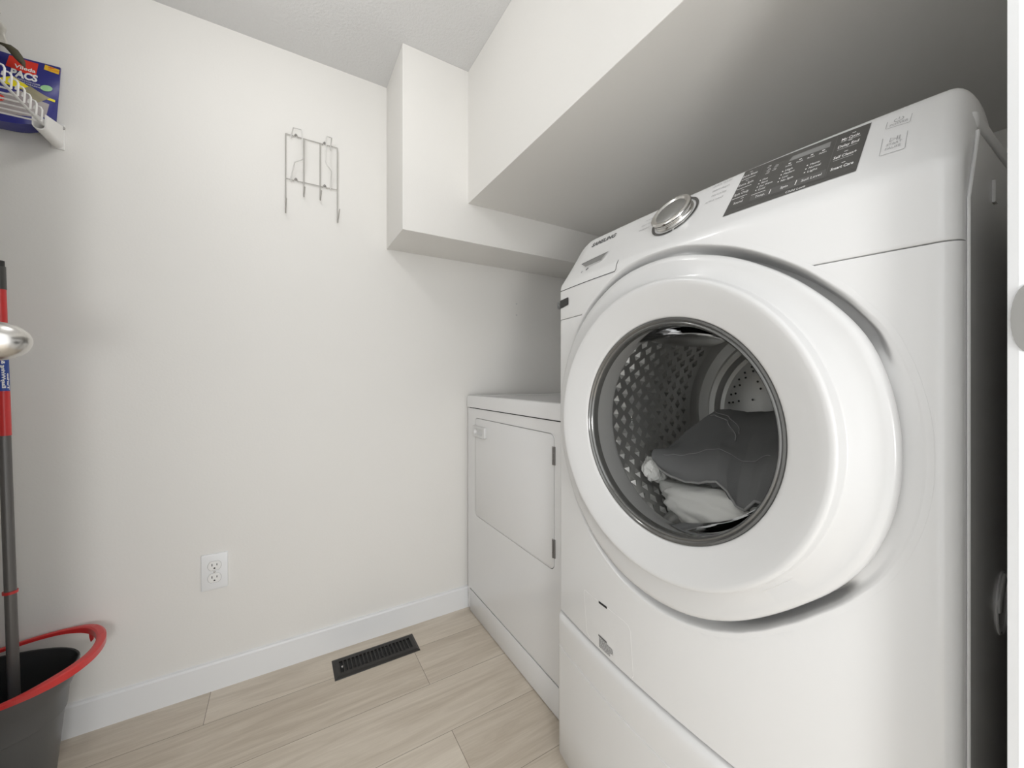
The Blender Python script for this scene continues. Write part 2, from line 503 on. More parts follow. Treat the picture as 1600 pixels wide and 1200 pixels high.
rows.append(lambda Y: Vector((surf(Y, ZS) + .012, Y, ZS - .0006)))
link('front_panel', panel(rows, hole=.326), M['enamel'], washer, smooth=True, ang=40)
rows = [lambda Y: Vector((surf(Y, ZS) + .012, Y, ZS + .0006)), lambda Y: Vector((surf(Y, ZS) + .0006, Y, ZS + .0008))]
zz = [ZS + .0014 + (1.222 - ZS) * i / 16 for i in range(17)] + [1.2225 + .0255 * i / 8 for i in range(1, 9)] + [1.248 + (1.346 - 1.248) * i / 12 for i in range(1, 13)]
for z in zz:
    rows.append(lambda Y, z=z: Vector((surf(Y, z), Y, z - drop(Y) * max(0, (z - 1.235) / .120))))
for dx, z in ((.0030, 1.3495), (.0065, 1.3525), (.011, 1.3543), (.017, 1.355), (.028, 1.3545), (.038, 1.351), (.046, 1.342), (.050, 1.326), (.051, 1.300)):
    rows.append(lambda Y, z=z, dx=dx: Vector((surf(Y, 1.346) + dx, Y, z - drop(Y))))
fascia = link('control_panel', panel(rows, hole=.326), M['enamel'], washer, smooth=True, ang=50)
bm = new(); R_ = []
for r in [.0070, .0067, .005, .003, .001, 0, -.001, -.002, -.003, -.004, -.005, -.006, -.0075, -.009, -.0105, -.012, -.0135, -.015, -.018, -.022, .290, .288]:
    row = []
    for k in range(288):
        a = 2 * PI * k / 288
        rr = r if r > .1 else rout(math.degrees(a)) + .016 + r
        Y, z = YC - rr * math.cos(a), ZD + rr * math.sin(a)
        off = -.002 if r == .0070 else (-.02 if r == .288 else (.0003 if 0 <= r < .1 else 0))
        row.append(bm.verts.new((surf(Y, z) - off, Y, z)))
    R_.append(row)
for A_, B_ in zip(R_, R_[1:]):
    for k in range(288): bm.faces.new((A_[k], A_[(k + 1) % 288], B_[(k + 1) % 288], B_[k]))
link('door_recess', bm, M['enamel'], washer, smooth=True, ang=50)
# cabinet behind the fascia: open box (sides, back, bottom), separate lid
bm = new()
y0, y1 = YC - HW - .001, YC + HW + .001
for ya, yb2 in ((y0, y0 + .004), (y1 - .004, y1)):
    sh = [(.639, .402), (.639, 1.196), (.683, 1.284), (1.385, 1.284), (1.385, .402)]
    A = [bm.verts.new((x, ya, z)) for x, z in sh]; B = [bm.verts.new((x, yb2, z)) for x, z in sh]
    for i in range(5): bm.faces.new((A[i], A[(i + 1) % 5], B[(i + 1) % 5], B[i]))
    bm.faces.new(A); bm.faces.new(list(reversed(B)))
box(bm, 1.381, 1.385, y0, y1, .402, 1.284)
box(bm, .662, 1.385, y0, y1, .402, .406)
# bent front flange of the side panel
for ys in (y0, y1):
    s = -1 if ys == y0 else 1
    tube(bm, [(.6395, ys + s * .0005, .405), (.6395, ys + s * .0005, 1.147), (.6395, ys + s * .0005, 1.195), (.6835, ys + s * .0005, 1.283)], .0016, 6)
link('cabinet', bm, M['side'], washer, smooth=True, ang=30)
bm = new()
box(bm, .686, 1.392, y0 - .0005, y1 + .0005, 1.2865, 1.3105, bev=.006, seg=4)
link('lid', bm, M['plastic'], washer, smooth=True, ang=40)
# transit-bolt cap and hand grip on the near side
bm = new(); box(bm, .757, .770, y0 - .003, y0 + .001, 1.218, 1.246, bev=.001)
link('side_cap', bm, M['side'], washer)
bm = new()
loop = [(.812 + .034 * math.cos(a), .705 + .040 * math.sin(a)) for a in [2 * PI * k / 28 for k in range(28)]]
tube(bm, [Vector((x, y0 - .0004, z)) for x, z in loop], .0018, 6, closed=True)
prism(bm, [(.778, .702), (.794, .698), (.800, .712), (.822, .735), (.812, .744), (.786, .728), (.777, .715)], lambda u, v, d: Vector((u, y0 - d, v)), 0, .004, bev=.002)
link('side_grip', bm, M['side'], washer, smooth=True, ang=40)

# ---- detergent drawer front lines, handle recess
def decal_pt(Y, z, off=.0006): return Vector((surf(Y, z) - off, Y, z - drop(Y) * max(0, (z - 1.235) / .120)))
def strip(bm, pts, wd, off=.0005):
    """thin band along a polyline of (Y,z) lying on the front surface"""
    P = []
    for a, b in zip(pts, pts[1:]):
        k = max(1, int(math.hypot(b[0] - a[0], b[1] - a[1]) / .006))
        for i in range(k): P.append((a[0] + (b[0] - a[0]) * i / k, a[1] + (b[1] - a[1]) * i / k))
    P.append(pts[-1])
    prev = None
    for i, p in enumerate(P):
        q0 = P[max(0, i - 1)]; q1 = P[min(len(P) - 1, i + 1)]
        dy, dz = q1[0] - q0[0], q1[1] - q0[1]; L = math.hypot(dy, dz) or 1
        ny, nz_ = -dz / L * wd / 2, dy / L * wd / 2
        cur = (bm.verts.new(decal_pt(p[0] + ny, p[1] + nz_, off)), bm.verts.new(decal_pt(p[0] - ny, p[1] - nz_, off)))
        if prev: bm.faces.new((prev[0], cur[0], cur[1], prev[1]))
        prev = cur
def patch(bm, quad, nu=8, nv=6, off=.0005):
    """bilinear patch (Y,z) corners a,b,c,d lying on the front surface"""
    a, b, c, d = quad; G = []
    for j in range(nv + 1):
        t = j / nv; R = []
        for i in range(nu + 1):
            s = i / nu
            Y = (a[0] * (1 - s) + b[0] * s) * (1 - t) + (d[0] * (1 - s) + c[0] * s) * t
            z = (a[1] * (1 - s) + b[1] * s) * (1 - t) + (d[1] * (1 - s) + c[1] * s) * t
            R.append(bm.verts.new(decal_pt(Y, z, off)))
        G.append(R)
    for j in range(nv):
        for i in range(nu): bm.faces.new((G[j][i], G[j][i + 1], G[j + 1][i + 1], G[j + 1][i]))
def dtext(bm, body, size, Y, z, off=.0008, align='LEFT', fit=None, bold=0.0, slant=0.0):
    put_text(bm, body, size, lambda u, v: decal_pt(Y - u - 0 * v, z + v + slant * u, off), align=align, fit=fit, bold=bold)
bm = new()
strip(bm, [(.797, 1.2235), (.5835, 1.2225), (.5800, 1.2262), (.5800, 1.2475)], .0016)
link('drawer_seam', bm, M['dark'], washer)
# drawer pull: flat patch whose grey paints the recess shade, framed by a lip
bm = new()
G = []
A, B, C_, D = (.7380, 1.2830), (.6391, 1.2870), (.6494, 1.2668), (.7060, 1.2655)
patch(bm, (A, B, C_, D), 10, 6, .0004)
link('drawer_pull', bm, M['lcd_pull_shade'], washer)['label'] = 'flat grey patch painting the shaded recess to pull the detergent drawer'
bm = new()
strip(bm, [A, D, C_, B, A], .0020, .0016)
link('pull_rim', bm, M['plastic'], washer)
bm = new()
dtext(bm, 'SAMSUNG', .0150, .7260, 1.3262, fit=.082, bold=.0007)
link('maker_lettering', bm, M['ink'], washer)['label'] = 'dark grey maker lettering'
bm = new()
dtext(bm, 'II', .0065, .7150, 1.2535, bold=.0003)
patch(bm, ((.6995, 1.2570), (.6945, 1.2620), (.6885, 1.2590), (.6945, 1.2545)), 2, 2, .0008)
link('drawer_symbols', bm, M['ink'], washer)
# ---- control display
bm = new()
patch(bm, ((.3625, 1.2608), (.1985, 1.2635), (.2000, 1.3455), (.3600, 1.3500)), 30, 16, .0007)
disp = link('display', bm, M['display'], washer, smooth=True); disp['label'] = 'dark grey slanted touch display'
bm = new()
patch(bm, ((.3600, 1.2715), (.1990, 1.2690), (.1990, 1.2695), (.3600, 1.2722)), 26, 1, .0010)
patch(bm, ((.3275, 1.2740), (.2325, 1.2710), (.2335, 1.2855), (.3285, 1.2862)), 16, 2, .0009)
patch(bm, ((.2318, 1.2700), (.2309, 1.2700), (.2345, 1.3445), (.2354, 1.3445)), 1, 8, .0010)
patch(bm, ((.3275, 1.2700), (.3269, 1.2700), (.3310, 1.3460), (.3316, 1.3460)), 1, 8, .0010)
link('display_bands', bm, M['display2'], disp)
bm = new()
patch(bm, ((.2910, 1.3305), (.2402, 1.3280), (.2413, 1.3385), (.2882, 1.3395)), 10, 3, .0010)
link('display_window', bm, M['lcd_pull_shade'], disp)
bm = new()
for (ya, yb_, z) in ((.3587, .3372, 1.3299), (.3595, .3370, 1.3114), (.3599, .3364, 1.2922), (.3281, .3080, 1.2862)):
    strip(bm, [(ya, z), (yb_, z)], .0008, .0012)
for (y, z, t) in ((.3592, 1.3348, 'Extra Rinse'), (.3595, 1.3170, 'Extra Spin'), (.3595, 1.2980, 'Spin Only'), (.3535, 1.2795, 'Sound')):
    dtext(bm, t, .0066, y, z, .0012, fit=.0225 if len(t) > 6 else .0140)
    strip(bm, [(y - .009, z + .0085), (y - .0135, z + .0085)], .0007, .0012)
for (y, z, t, f) in ((.2282, 1.3300, 'My Cycle', .0190), (.2295, 1.3175, 'Delay End', .0220), (.2297, 1.2985, 'Self Clean+', .0240), (.2280, 1.2785, 'Smart Care', .0235)):
    dtext(bm, t, .0068, y, z, .0012, fit=f, bold=.0001)
    strip(bm, [(y - .010, z + .0088), (y - .0140, z + .0088)], .0009, .0012)
for (y, z) in ((.2290, 1.3145), (.2290, 1.2955), (.2280, 1.3280)): strip(bm, [(y, z), (y - .021, z)], .0004, .0012)
dtext(bm, 'Temp.', .0062, .3205, 1.2775, .0012, fit=.0140)
dtext(bm, 'Spin', .0062, .2865, 1.2775, .0012, fit=.0095)
dtext(bm, 'Soil Level', .0062, .2606, 1.2770, .0012, fit=.0230)
dtext(bm, 'Child Lock', .0056, .2760, 1.2645, .0012, fit=.0240)
strip(bm, [(.3000, 1.2755), (.3000, 1.2840)], .0010, .0012); strip(bm, [(.2670, 1.2755), (.2670, 1.2840)], .0010, .0012)
def optcol(y0_, z0_, dz, names, shift=.0):
    for i, t in enumerate(names):
        z = z0_ - dz * i; y = y0_ + shift * i
        strip(bm, [(y, z + .0020), (y - .0016, z + .0020)], .0018, .0012)
        dtext(bm, t, .0054, y - .0040, z, .0012, fit=.0021 * len(t) + .001)
optcol(.3248, 1.3105, .0064, ['Hot', 'Warm', 'Eco Warm', 'Cold'])
optcol(.2944, 1.3115, .0064, ['High', 'Medium', 'Low', 'No Spin'])
optcol(.2614, 1.3045, .0064, ['Heavy', 'Normal', 'Light'])
for i, t in enumerate(('Sensing', 'Wash', 'Rinse', 'Spin')):
    y = .2925 - .0138 * i; dtext(bm, t, .0040, y, 1.3205, .0012, fit=.0085)
    strip(bm, [(y - .003, 1.3258), (y - .0062, 1.3258)], .0016, .0012)
for (y, z) in ((.3205, 1.3290), (.3105, 1.3310), (.3205, 1.3230), (.3115, 1.3250), (.3220, 1.3360)):
    strip(bm, [(y, z), (y - .0050, z), (y - .0050, z + .0028), (y - .001, z + .0030)], .0006, .0012)
link('display_lettering', bm, M['print'], disp)
# ---- power and start keys
bm = new()
strip(bm, [(.1825, 1.3340), (.1822, 1.3225), (.1816, 1.3214), (.1608, 1.3190), (.1600, 1.3198), (.1601, 1.3335)], .0006, .0004)
link('power_key', bm, M['inkl'], washer)
bm = new()
strip(bm, [(.1816, 1.3055), (.1795, 1.2770), (.1790, 1.2760), (.1585, 1.2755), (.1572, 1.2768), (.1594, 1.3045)], .0006, .0004)
link('start_key', bm, M['inkl'], washer)
bm = new()
dtext(bm, 'POWER', .0052, .1790, 1.3230, fit=.0165)
strip(bm, [(.1715 + .0043 * math.cos(a), 1.3315 + .0032 * math.sin(a)) for a in [math.radians(125 + 290 * k / 14) for k in range(15)]], .0007, .0008)
strip(bm, [(.1715, 1.3320), (.1715, 1.3355)], .0008, .0008)
link('power_symbol', bm, M['inkl'], washer)
bm = new()
dtext(bm, 'START', .0052, .1758, 1.2890, fit=.0135); dtext(bm, 'PAUSE', .0052, .1760, 1.2828, fit=.0135)
strip(bm, [(.1735, 1.2950), (.1738, 1.3015), (.1682, 1.2982), (.1735, 1.2950)], .0007, .0008)
strip(bm, [(.1672, 1.2948), (.1675, 1.3018)], .0010, .0008); strip(bm, [(.1650, 1.2948), (.1653, 1.3018)], .0010, .0008)
link('start_pause_symbol', bm, M['inkl'], washer)
bm = new()
for (y, z, t, f) in ((.4140, 1.3085, 'ACTIVE WEAR', .0325), (.4075, 1.3200, 'DELICATES', .0262), (.4100, 1.3315, 'PERM PRESS', .0300), (.4137, 1.3430, 'QUICK WASH', .0335), (.5620, 1.3080, 'BEDDING', .0260), (.5620, 1.3190, 'HEAVY DUTY', .0310), (.5560, 1.3300, 'NORMAL', .0200)):
    dtext(bm, t, .0050, y, z, .0007, fit=f)
    if t == 'QUICK WASH':
        link('cycle_lettering', bm, M['inkl'], washer); bm = new()
link('cycle_lettering', bm, M['inkl'], washer)
# ---- dial
dy, dz = .4750, 1.3080
nrm = Vector((-1, 0, .70)).normalized()
base = decal_pt(dy, dz, 0.0)
mx = axis_m(base, nrm)
bm = new()
upv = Vector((0.70, 0, 1)).normalized()
def ringband(bm, r0, r1, h, a0=0, a1=360, n=64):
    prev = None
    for k in range(n + 1):
        a = math.radians(a0 + (a1 - a0) * k / n)
        d = Vector((0, -math.cos(a), 0)) + upv * math.sin(a)
        cur = (bm.verts.new(base + d * r0 + nrm * h), bm.verts.new(base + d * r1 + nrm * h))
        if prev: bm.faces.new((prev[0], cur[0], cur[1], prev[1]))
        prev = cur
ringband(bm, .0425, .0475, .0012, -68, 288)
dial = link('dial', lathe(new(), [(.0385, 0), (.0385, .0025), (.0370, .0040), (.0365, .0060), (.0375, .0070), (.0375, .0085), (.0365, .0095), (.0365, .0110), (.0395, .0125), (.0402, .0145), (.0395, .0165), (.0370, .0176), (.0335, .0178), (.0320, .0170), (.0290, .0150), (.0, .0125)], mx, 64), M['chrome'], washer, smooth=True, ang=35)
dial['label'] = 'chrome cycle dial'
link('dial_ring', bm, M['display'], washer)
bm = new(); lathe(bm, [(.0300, .0150), (.0290, .0158), (0, .0158)], mx, 48)
link('dial_face', bm, M['dialface'], dial, smooth=True, ang=40)['label'] = 'grey flat dial face'
# ---- lower left black tape tab
bm = new()
patch(bm, ((.7990, 1.1790), (.7560, 1.1835), (.7560, 1.2015), (.7990, 1.1990)), 8, 3, .0022)
patch(bm, ((.7560, 1.1835), (.7990, 1.1790), (.7990, 1.1990), (.7560, 1.2015)), 8, 3, .0004)
link('black_tab', bm, M['blackp'], washer)['label'] = 'small black tab at the far edge of the front'
# ---- filter cover
bm = new()
strip(bm, [(.6650, .4080), (.6770, .4120), (.6880, .4980), (.6860, .5060), (.6360, .5060)], .0018)
strip(bm, [(.6050, .5075), (.5560, .5070), (.5440, .5040), (.5385, .4960), (.5310, .4120), (.5335, .4070)], .0018)
link('filter_cover_edge', bm, M['print'], washer)['label'] = 'pale outline of the drain filter cover'
bm = new()
patch(bm, ((.6340, .5030), (.6070, .5040), (.6070, .5090), (.6340, .5080)), 4, 1, .0006)
link('filter_slot', bm, M['dark'], washer)
bm = new()
strip(bm, [(.6350, .4320), (.6080, .4315)], .0040, .0006)
for i in range(8):
    z = .4275 - i * .0026
    e_ = .588 if i < 5 else .597
    y = .6330
    while y > e_:
        l = random.uniform(.003, .009); strip(bm, [(y, z), (max(e_, y - l), z)], .0012, .0006); y -= l + .0012
link('filter_label_print', bm, M['ink'], washer)
# ---- door
NT = 144
ro = [rout(360 * k / NT) for k in range(NT)]
for _ in range(2): ro = [(ro[k - 1] + 2 * ro[k] + ro[(k + 1) % NT]) / 4 for k in range(NT)]
def ringset(bm, prof, closed_center=False):
    rings = []
    for r, X, rim in prof:
        R = []
        for k in range(NT):
            a = 2 * PI * k / NT
            rr = (ro[k] + r) if rim else r
            x = X + (.009 * (math.cos(a) * rr / .31) ** 2 if rr > .27 else 0)
            R.append(bm.verts.new((x, YC - rr * math.cos(a), ZD + rr * math.sin(a))))
        rings.append(R)
    for A_, B_ in zip(rings, rings[1:]):
        for k in range(NT): bm.faces.new((A_[k], A_[(k + 1) % NT], B_[(k + 1) % NT], B_[k]))
    if closed_center: bm.faces.new(rings[-1])
    return bm
prof = [(.198, .606, 0), (.1985, .590, 0), (.1995, .586, 0), (.2015, .5845, 0), (.206, .5828, 0), (.222, .5765, 0), (.240, .5700, 0), (.252, .5655, 0), (.257, .5648, 0), (.2605, .5655, 0), (.2620, .5672, 0), (.2628, .5695, 0), (.2640, .5815, 0), (.2655, .5835, 0), (.270, .5838, 0),
        (-.030, .5850, 1), (-.012, .5868, 1), (-.005, .5882, 1), (-.0015, .5910, 1), (0, .5955, 1), (-.001, .6000, 1), (-.006, .6040, 1), (-.030, .6070, 1)]
door = link('door', ringset(new(), prof), M['plastic'], washer, smooth=True, ang=60)
prof = [(.1992, .606, 0), (.1992, .589, 0), (.1975, .5865, 0), (.1945, .5862, 0), (.1930, .5885, 0), (.1915, .5895, 0), (.1900, .5880, 0), (.1880, .5880, 0), (.1860, .5905, 0), (.1850, .5960, 0), (.1848, .6040, 0)]
link('glass_trim', ringset(new(), prof), M['ring'], door, smooth=True, ang=50)['label'] = 'dark glossy trim ring'
# glass bowl
prof = [(.186, .592, 0), (.1845, .594, 0), (.1832, .620, 0), (.1815, .645, 0), (.178, .666, 0), (.172, .683, 0), (.161, .698, 0), (.143, .709, 0), (.115, .718, 0), (.08, .7235, 0), (.045, .726, 0), (.01, .727, 0)]
link('door_glass', ringset(new(), prof, True), M['glass'], door, smooth=True)['label'] = 'clear bulging door glass'
# inner white/grey liner of the door, gasket, drum
prof = [(.1860, .603, 0), (.1865, .630, 0), (.190, .645, 0), (.2035, .652, 0), (.212, .648, 0)]
link('door_liner', ringset(new(), prof), M['gasket'], door, smooth=True, ang=30)
prof = [(.292, .608, 0), (.291, .640, 0), (.236, .642, 0), (.214, .645, 0), (.206, .650, 0), (.204, .660, 0), (.210, .674, 0), (.240, .680, 0), (.250, .690, 0)]
link('gasket', ringset(new(), prof), M['gasket'], washer, smooth=True, ang=50)
DR, DX0, DX1 = .252, .688, 1.06
bm = ringset(new(), [(DR - .02, .684, 0), (DR - .002, .686, 0), (DR, .695, 0), (DR, 1.03, 0), (DR - .012, 1.055, 0), (.215, 1.060, 0), (.205, 1.050, 0), (.190, 1.050, 0), (.178, 1.060, 0), (.165, 1.060, 0)])
# embossed pyramids and lifter ribs on the drum wall
for i in range(46):
    for j in range(11):
        a = 2 * PI * (i + .5 * (j % 2)) / 46
        if (math.degrees(a) % 120) < 14: continue
        x = .73 + .027 * j
        da, dx_ = .052, .0115
        def P(ang, r, xx): return Vector((xx, YC - r * math.cos(ang), ZD + r * math.sin(ang)))
        c = [bm.verts.new(P(a - da, DR - .0003, x)), bm.verts.new(P(a, DR - .0003, x - dx_)), bm.verts.new(P(a + da, DR - .0003, x)), bm.verts.new(P(a, DR - .0003, x + dx_))]
        t = bm.verts.new(P(a, DR - .0075, x))
        for k in range(4): bm.faces.new((c[k], c[(k + 1) % 4], t))
drum = link('drum', bm, M['steel'], washer, smooth=True, ang=20)
for k in range(3):
    a = math.radians(7 + 120 * k)
    pts = [(x, YC - (DR - .008) * math.cos(a), ZD + (DR - .008) * math.sin(a)) for x in (.71, .75, .85, .97, 1.02)]
    link('drum_lifter', tube(new(), pts, [.008, .022, .026, .022, .008], 12), M['steel'], drum, smooth=True, ang=40)
bm = new(); lathe(bm, [(.167, 0), (.155, -.008), (.06, -.012), (0, -.012)], axis_m((1.06, YC, ZD), (1, 0, 0)), 48)
nb = len(bm.faces)
for r_, cnt in ((.148, 40), (.136, 34), (.122, 26), (.108, 22), (.09, 16), (.07, 12)):
    for k in range(cnt):
        if (k // 3) % 2 and r_ < .13: continue
        a = 2 * PI * k / cnt
        lathe(bm, [(0, 0), (.0030, 0)], axis_m((1.0455 + (.0035 if r_ > .14 else 0), YC - r_ * math.cos(a), ZD + r_ * math.sin(a)), (-1, 0, 0)), 8)
bm.faces.ensure_lookup_table()
for f in bm.faces[nb:]: f.material_index = 1
link('drum_back', bm, None, drum, smooth=True, ang=40, mats=[M['plate'], M['dark']])

# ================================================================ laundry inside the drum (things of their own)
def blob_sheet(name, nu, nv, f, m, thick):
    bm = new(); G = [[bm.verts.new(f(i / nu, j / nv)) for i in range(nu + 1)] for j in range(nv + 1)]
    for j in range(nv):
        for i in range(nu): bm.faces.new((G[j][i], G[j][i + 1], G[j + 1][i + 1], G[j + 1][i]))
    bmesh.ops.recalc_face_normals(bm, faces=bm.faces)
    bmesh.ops.solidify(bm, geom=bm.faces[:], thickness=thick)
    return link(name, bm, m, smooth=True, ang=70)
def lerp(a, b, t): return a + (b - a) * t
# denim: folded garment; s runs far (left) -> near (right), t runs hem (front, low) -> back (high)
hem = [(.612, .800, .745), (.590, .786, .738), (.560, .776, .734), (.525, .770, .730), (.495, .776, .728), (.470, .790, .727), (.450, .798, .727), (.430, .786, .727), (.412, .762, .728), (.396, .758, .728), (.380, .776, .728), (.362, .770, .729), (.335, .745, .732), (.300, .735, .742), (.270, .745, .760)]
top = [(.640, .815, .80), (.620, .840, .82), (.600, .866, .85), (.575, .890, .88), (.552, .908, .90), (.520, .912, .91), (.490, .916, .92), (.455, .926, .93), (.415, .938, .93), (.370, .940, .92), (.330, .930, .90), (.290, .925, .88), (.250, .920, .86)]
def curve(C, s):
    x = s * (len(C) - 1); i = min(int(x), len(C) - 2); t = x - i
    t = t * t * (3 - 2 * t)
    return [lerp(a, b, t) for a, b in zip(C[i], C[i + 1])]
def denim(s, t):
    a = curve(hem, s); b = curve(top, s)
    Y, z, X = [lerp(p, q, t) for p, q in zip(a, b)]
    X += .016 * (1 - t)
    z += .018 * math.sin(PI * t) + .010 * math.sin(7 * s + 5 * t) * t
    X -= .016 * math.sin(PI * min(1, t * 1.6)) * (1 - .4 * t)
    nn = noise.noise(Vector((s * 4, t * 5, 1.3)))
    return Vector((X + .010 * nn, Y, z + .010 * nn))
j_ = tag(blob_sheet('grey_garment', 70, 50, denim, M['denim'], .006), 'dark grey denim garment bunched inside the washing machine drum', 'garment')
bm = new()
tube(bm, [denim(s / 60, .0) + Vector((-.0015, 0, 0)) for s in range(61)], .0026, 6)
tube(bm, [denim(.30 + .010 * k, .95 - .020 * k) + Vector((-.0022, 0, .0012)) for k in range(22)], .0011, 6)
tube(bm, [denim(.325 + .010 * k, .97 - .020 * k) + Vector((-.0022, 0, .0012)) for k in range(20)], .0009, 6)
tube(bm, [denim(.10 + .018 * k, .34) + Vector((-.0022, 0, .0008)) for k in range(36)], .0006, 6)
link('hem', bm, M['seam'], j_, smooth=True)
G_ = []; bm = new()
for j in range(5):
    row = []
    for i in range(41):
        s_ = .30 + .66 * i / 40; p = denim(s_, .02 + .05 * (1 - j / 4))
        row.append(bm.verts.new(p + Vector((.004 + .010 * j / 4, 0, -.006 - .026 * (j / 4) * math.sin(PI * i / 40) * (1 + .5 * math.sin(i * .55))))))
    G_.append(row)
for j in range(4):
    for i in range(40): bm.faces.new((G_[j][i], G_[j][i + 1], G_[j + 1][i + 1], G_[j + 1][i]))
bmesh.ops.recalc_face_normals(bm, faces=bm.faces)
bmesh.ops.solidify(bm, geom=bm.faces[:], thickness=.002)
link('turned_fold', bm, M['denim'], j_, smooth=True)
def lump(name, c, r, seed, m, amp=.35, sq=(1, 1, 1)):
    bm = new(); bmesh.ops.create_icosphere(bm, subdivisions=5, radius=1)
    for v in bm.verts:
        d = v.co.normalized()
        n1 = noise.noise(d * 1.6 + Vector((seed, 0, 0))); n2 = abs(noise.noise(d * 3.6 + Vector((0, seed, 0))))
        k = 1 + amp * n1 - amp * .6 * n2 + .05 * noise.noise(d * 9)
        p = Vector((c[0] + d.x * r[0] * k, c[1] + d.y * r[1] * k, c[2] + d.z * r[2] * k))
        rr = math.hypot(p.y - YC, p.z - ZD)
        if rr > DR - .012:
            f = (DR - .012) / rr; p.y = YC + (p.y - YC) * f; p.z = ZD + (p.z - ZD) * f
        v.co = p
    return link(name, bm, m, smooth=True)
tag(lump('white_cloth', (.808, .430, .712), (.078, .205, .064), 2.0, M['linen'], .22), 'white cloth heaped at the bottom of the drum, below the denim', 'laundry')
tag(lump('white_sock', (.790, .640, .772), (.028, .028, .034), 7.0, M['linen'], .5), 'small crumpled white cloth left of the denim in the drum', 'laundry')

# ================================================================ pedestal
ped = thing('pedestal', 'white storage pedestal drawer under the front-loading washing machine', 'pedestal', (0.66, YC, 0))
bm = new(); box(bm, .655, 1.385, YC - HW + .001, YC + HW - .001, .012, .394, bev=.002)
link('body', bm, M['side'], ped)
for (x, y) in ((.72, YC - .3), (.72, YC + .3), (1.33, YC - .3), (1.33, YC + .3)):
    link('foot', lathe(new(), [(.022, 0), (.022, .014)], Matrix.Translation((x, y, 0)), 16, True, True), M['blackp'], ped)
def prow(fn):
    return fn
rows = []
for dx, z in ((.060, .3935), (.020, .3935), (.010, .3925), (.004, .3890), (.001, .3835), (.0, .376), (.0, .360), (.001, .330), (.0015, .3125), (.003, .3115), (.0030, .3098), (.0010, .3090), (.0008, .28), (.0008, .15), (.0015, .035), (.006, .028), (.03, .027)):
    rows.append(lambda Y, z=z, dx=dx: Vector((xb(Y) - .006 + dx, Y, z)))
link('drawer_front', panel(rows), M['enamel'], ped, smooth=True, ang=40)

# ================================================================ DRYER
DXF, DY0, DY1 = .690, .868, 1.5385
dryer = thing('clothes_dryer', 'white clothes dryer with square side-hinged door against the rear wall', 'dryer', (DXF, (DY0 + DY1) / 2, 0))
bm = new()
# sides, back
box(bm, DXF + .002, 1.40, DY0, DY0 + .004, .01, .872); box(bm, DXF + .002, 1.40, DY1 - .004, DY1, .01, .872); box(bm, 1.396, 1.40, DY0, DY1, .01, .872)
box(bm, DXF + .004, 1.396, DY0, DY1, .008, .012)
# front face with the door opening, closed by a recessed backing
dcy, dcz, dw, dh = (.916 + 1.466) / 2, (.427 + .834) / 2, 1.466 - .916, .834 - .427
hole = rrect(dw, dh, .022, 8)
outer = []
W2, H0, H1 = (DY1 - DY0) / 2, .10, .8715
cy0 = (DY0 + DY1) / 2
for u, v in hole:
    # project to outer rectangle radially
    s = min((W2 * (1.0)) / abs(u) if u else 9e9, ((H1 - dcz) if v > 0 else (dcz - H0)) / abs(v) if v else 9e9)
    outer.append((max(DY0, min(DY1, dcy + u * s)) if True else 0, dcz + v * s))
def snap(i, y, z): outer[i] = (y, z)
nn = 9
snap(4, DY1, H1); snap(nn + 4, DY0, H1); snap(2 * nn + 4, DY0, H0); snap(3 * nn + 4, DY1, H0)
for i in range(len(outer)):
    y, z = outer[i]; k = i // nn; o = i % nn
    if k == 0: outer[i] = (DY1, z) if o < 4 else ((y, H1) if o > 4 else (DY1, H1))
    if k == 1: outer[i] = (y, H1) if o < 4 else ((DY0, z) if o > 4 else (DY0, H1))
    if k == 2: outer[i] = (DY0, z) if o < 4 else ((y, H0) if o > 4 else (DY0, H0))
    if k == 3: outer[i] = (y, H0) if o < 4 else ((DY1, z) if o > 4 else (DY1, H0))
A = [bm.verts.new((DXF, y, z)) for y, z in outer]; B = [bm.verts.new((DXF, dcy + u, dcz + v)) for u, v in hole]
C2 = [bm.verts.new((DXF + .012, dcy + u, dcz + v)) for u, v in hole]
for k in range(len(A)):
    k2 = (k + 1) % len(A)
    bm.faces.new((A[k], A[k2], B[k2], B[k])); bm.faces.new((B[k], B[k2], C2[k2], C2[k]))
bm.faces.new(C2)
# rounded vertical front corners
for y in (DY0, DY1): box(bm, DXF, DXF + .006, y - .0005, y + .0005, .012, .8715)
link('body', bm, M['dryer'], dryer)
bm = new()
prism(bm, rrect(dw - .0042, dh - .0042, .020, 8), lambda u, v, d: Vector((DXF - d, dcy + u, dcz + v)), -.010, .0012, bev=.0015)
dd = link('door', bm, M['dryer'], dryer, smooth=True, ang=30)
bm = new(); prism(bm, rrect(dw - .0005, dh - .0005, .0215, 8), lambda u, v, d: Vector((DXF - d, dcy + u, dcz + v)), -.0115, -.0095)  # dark sheet puts the shade into the groove round the door
link('door_gap_shade', bm, M['dark'], dryer)
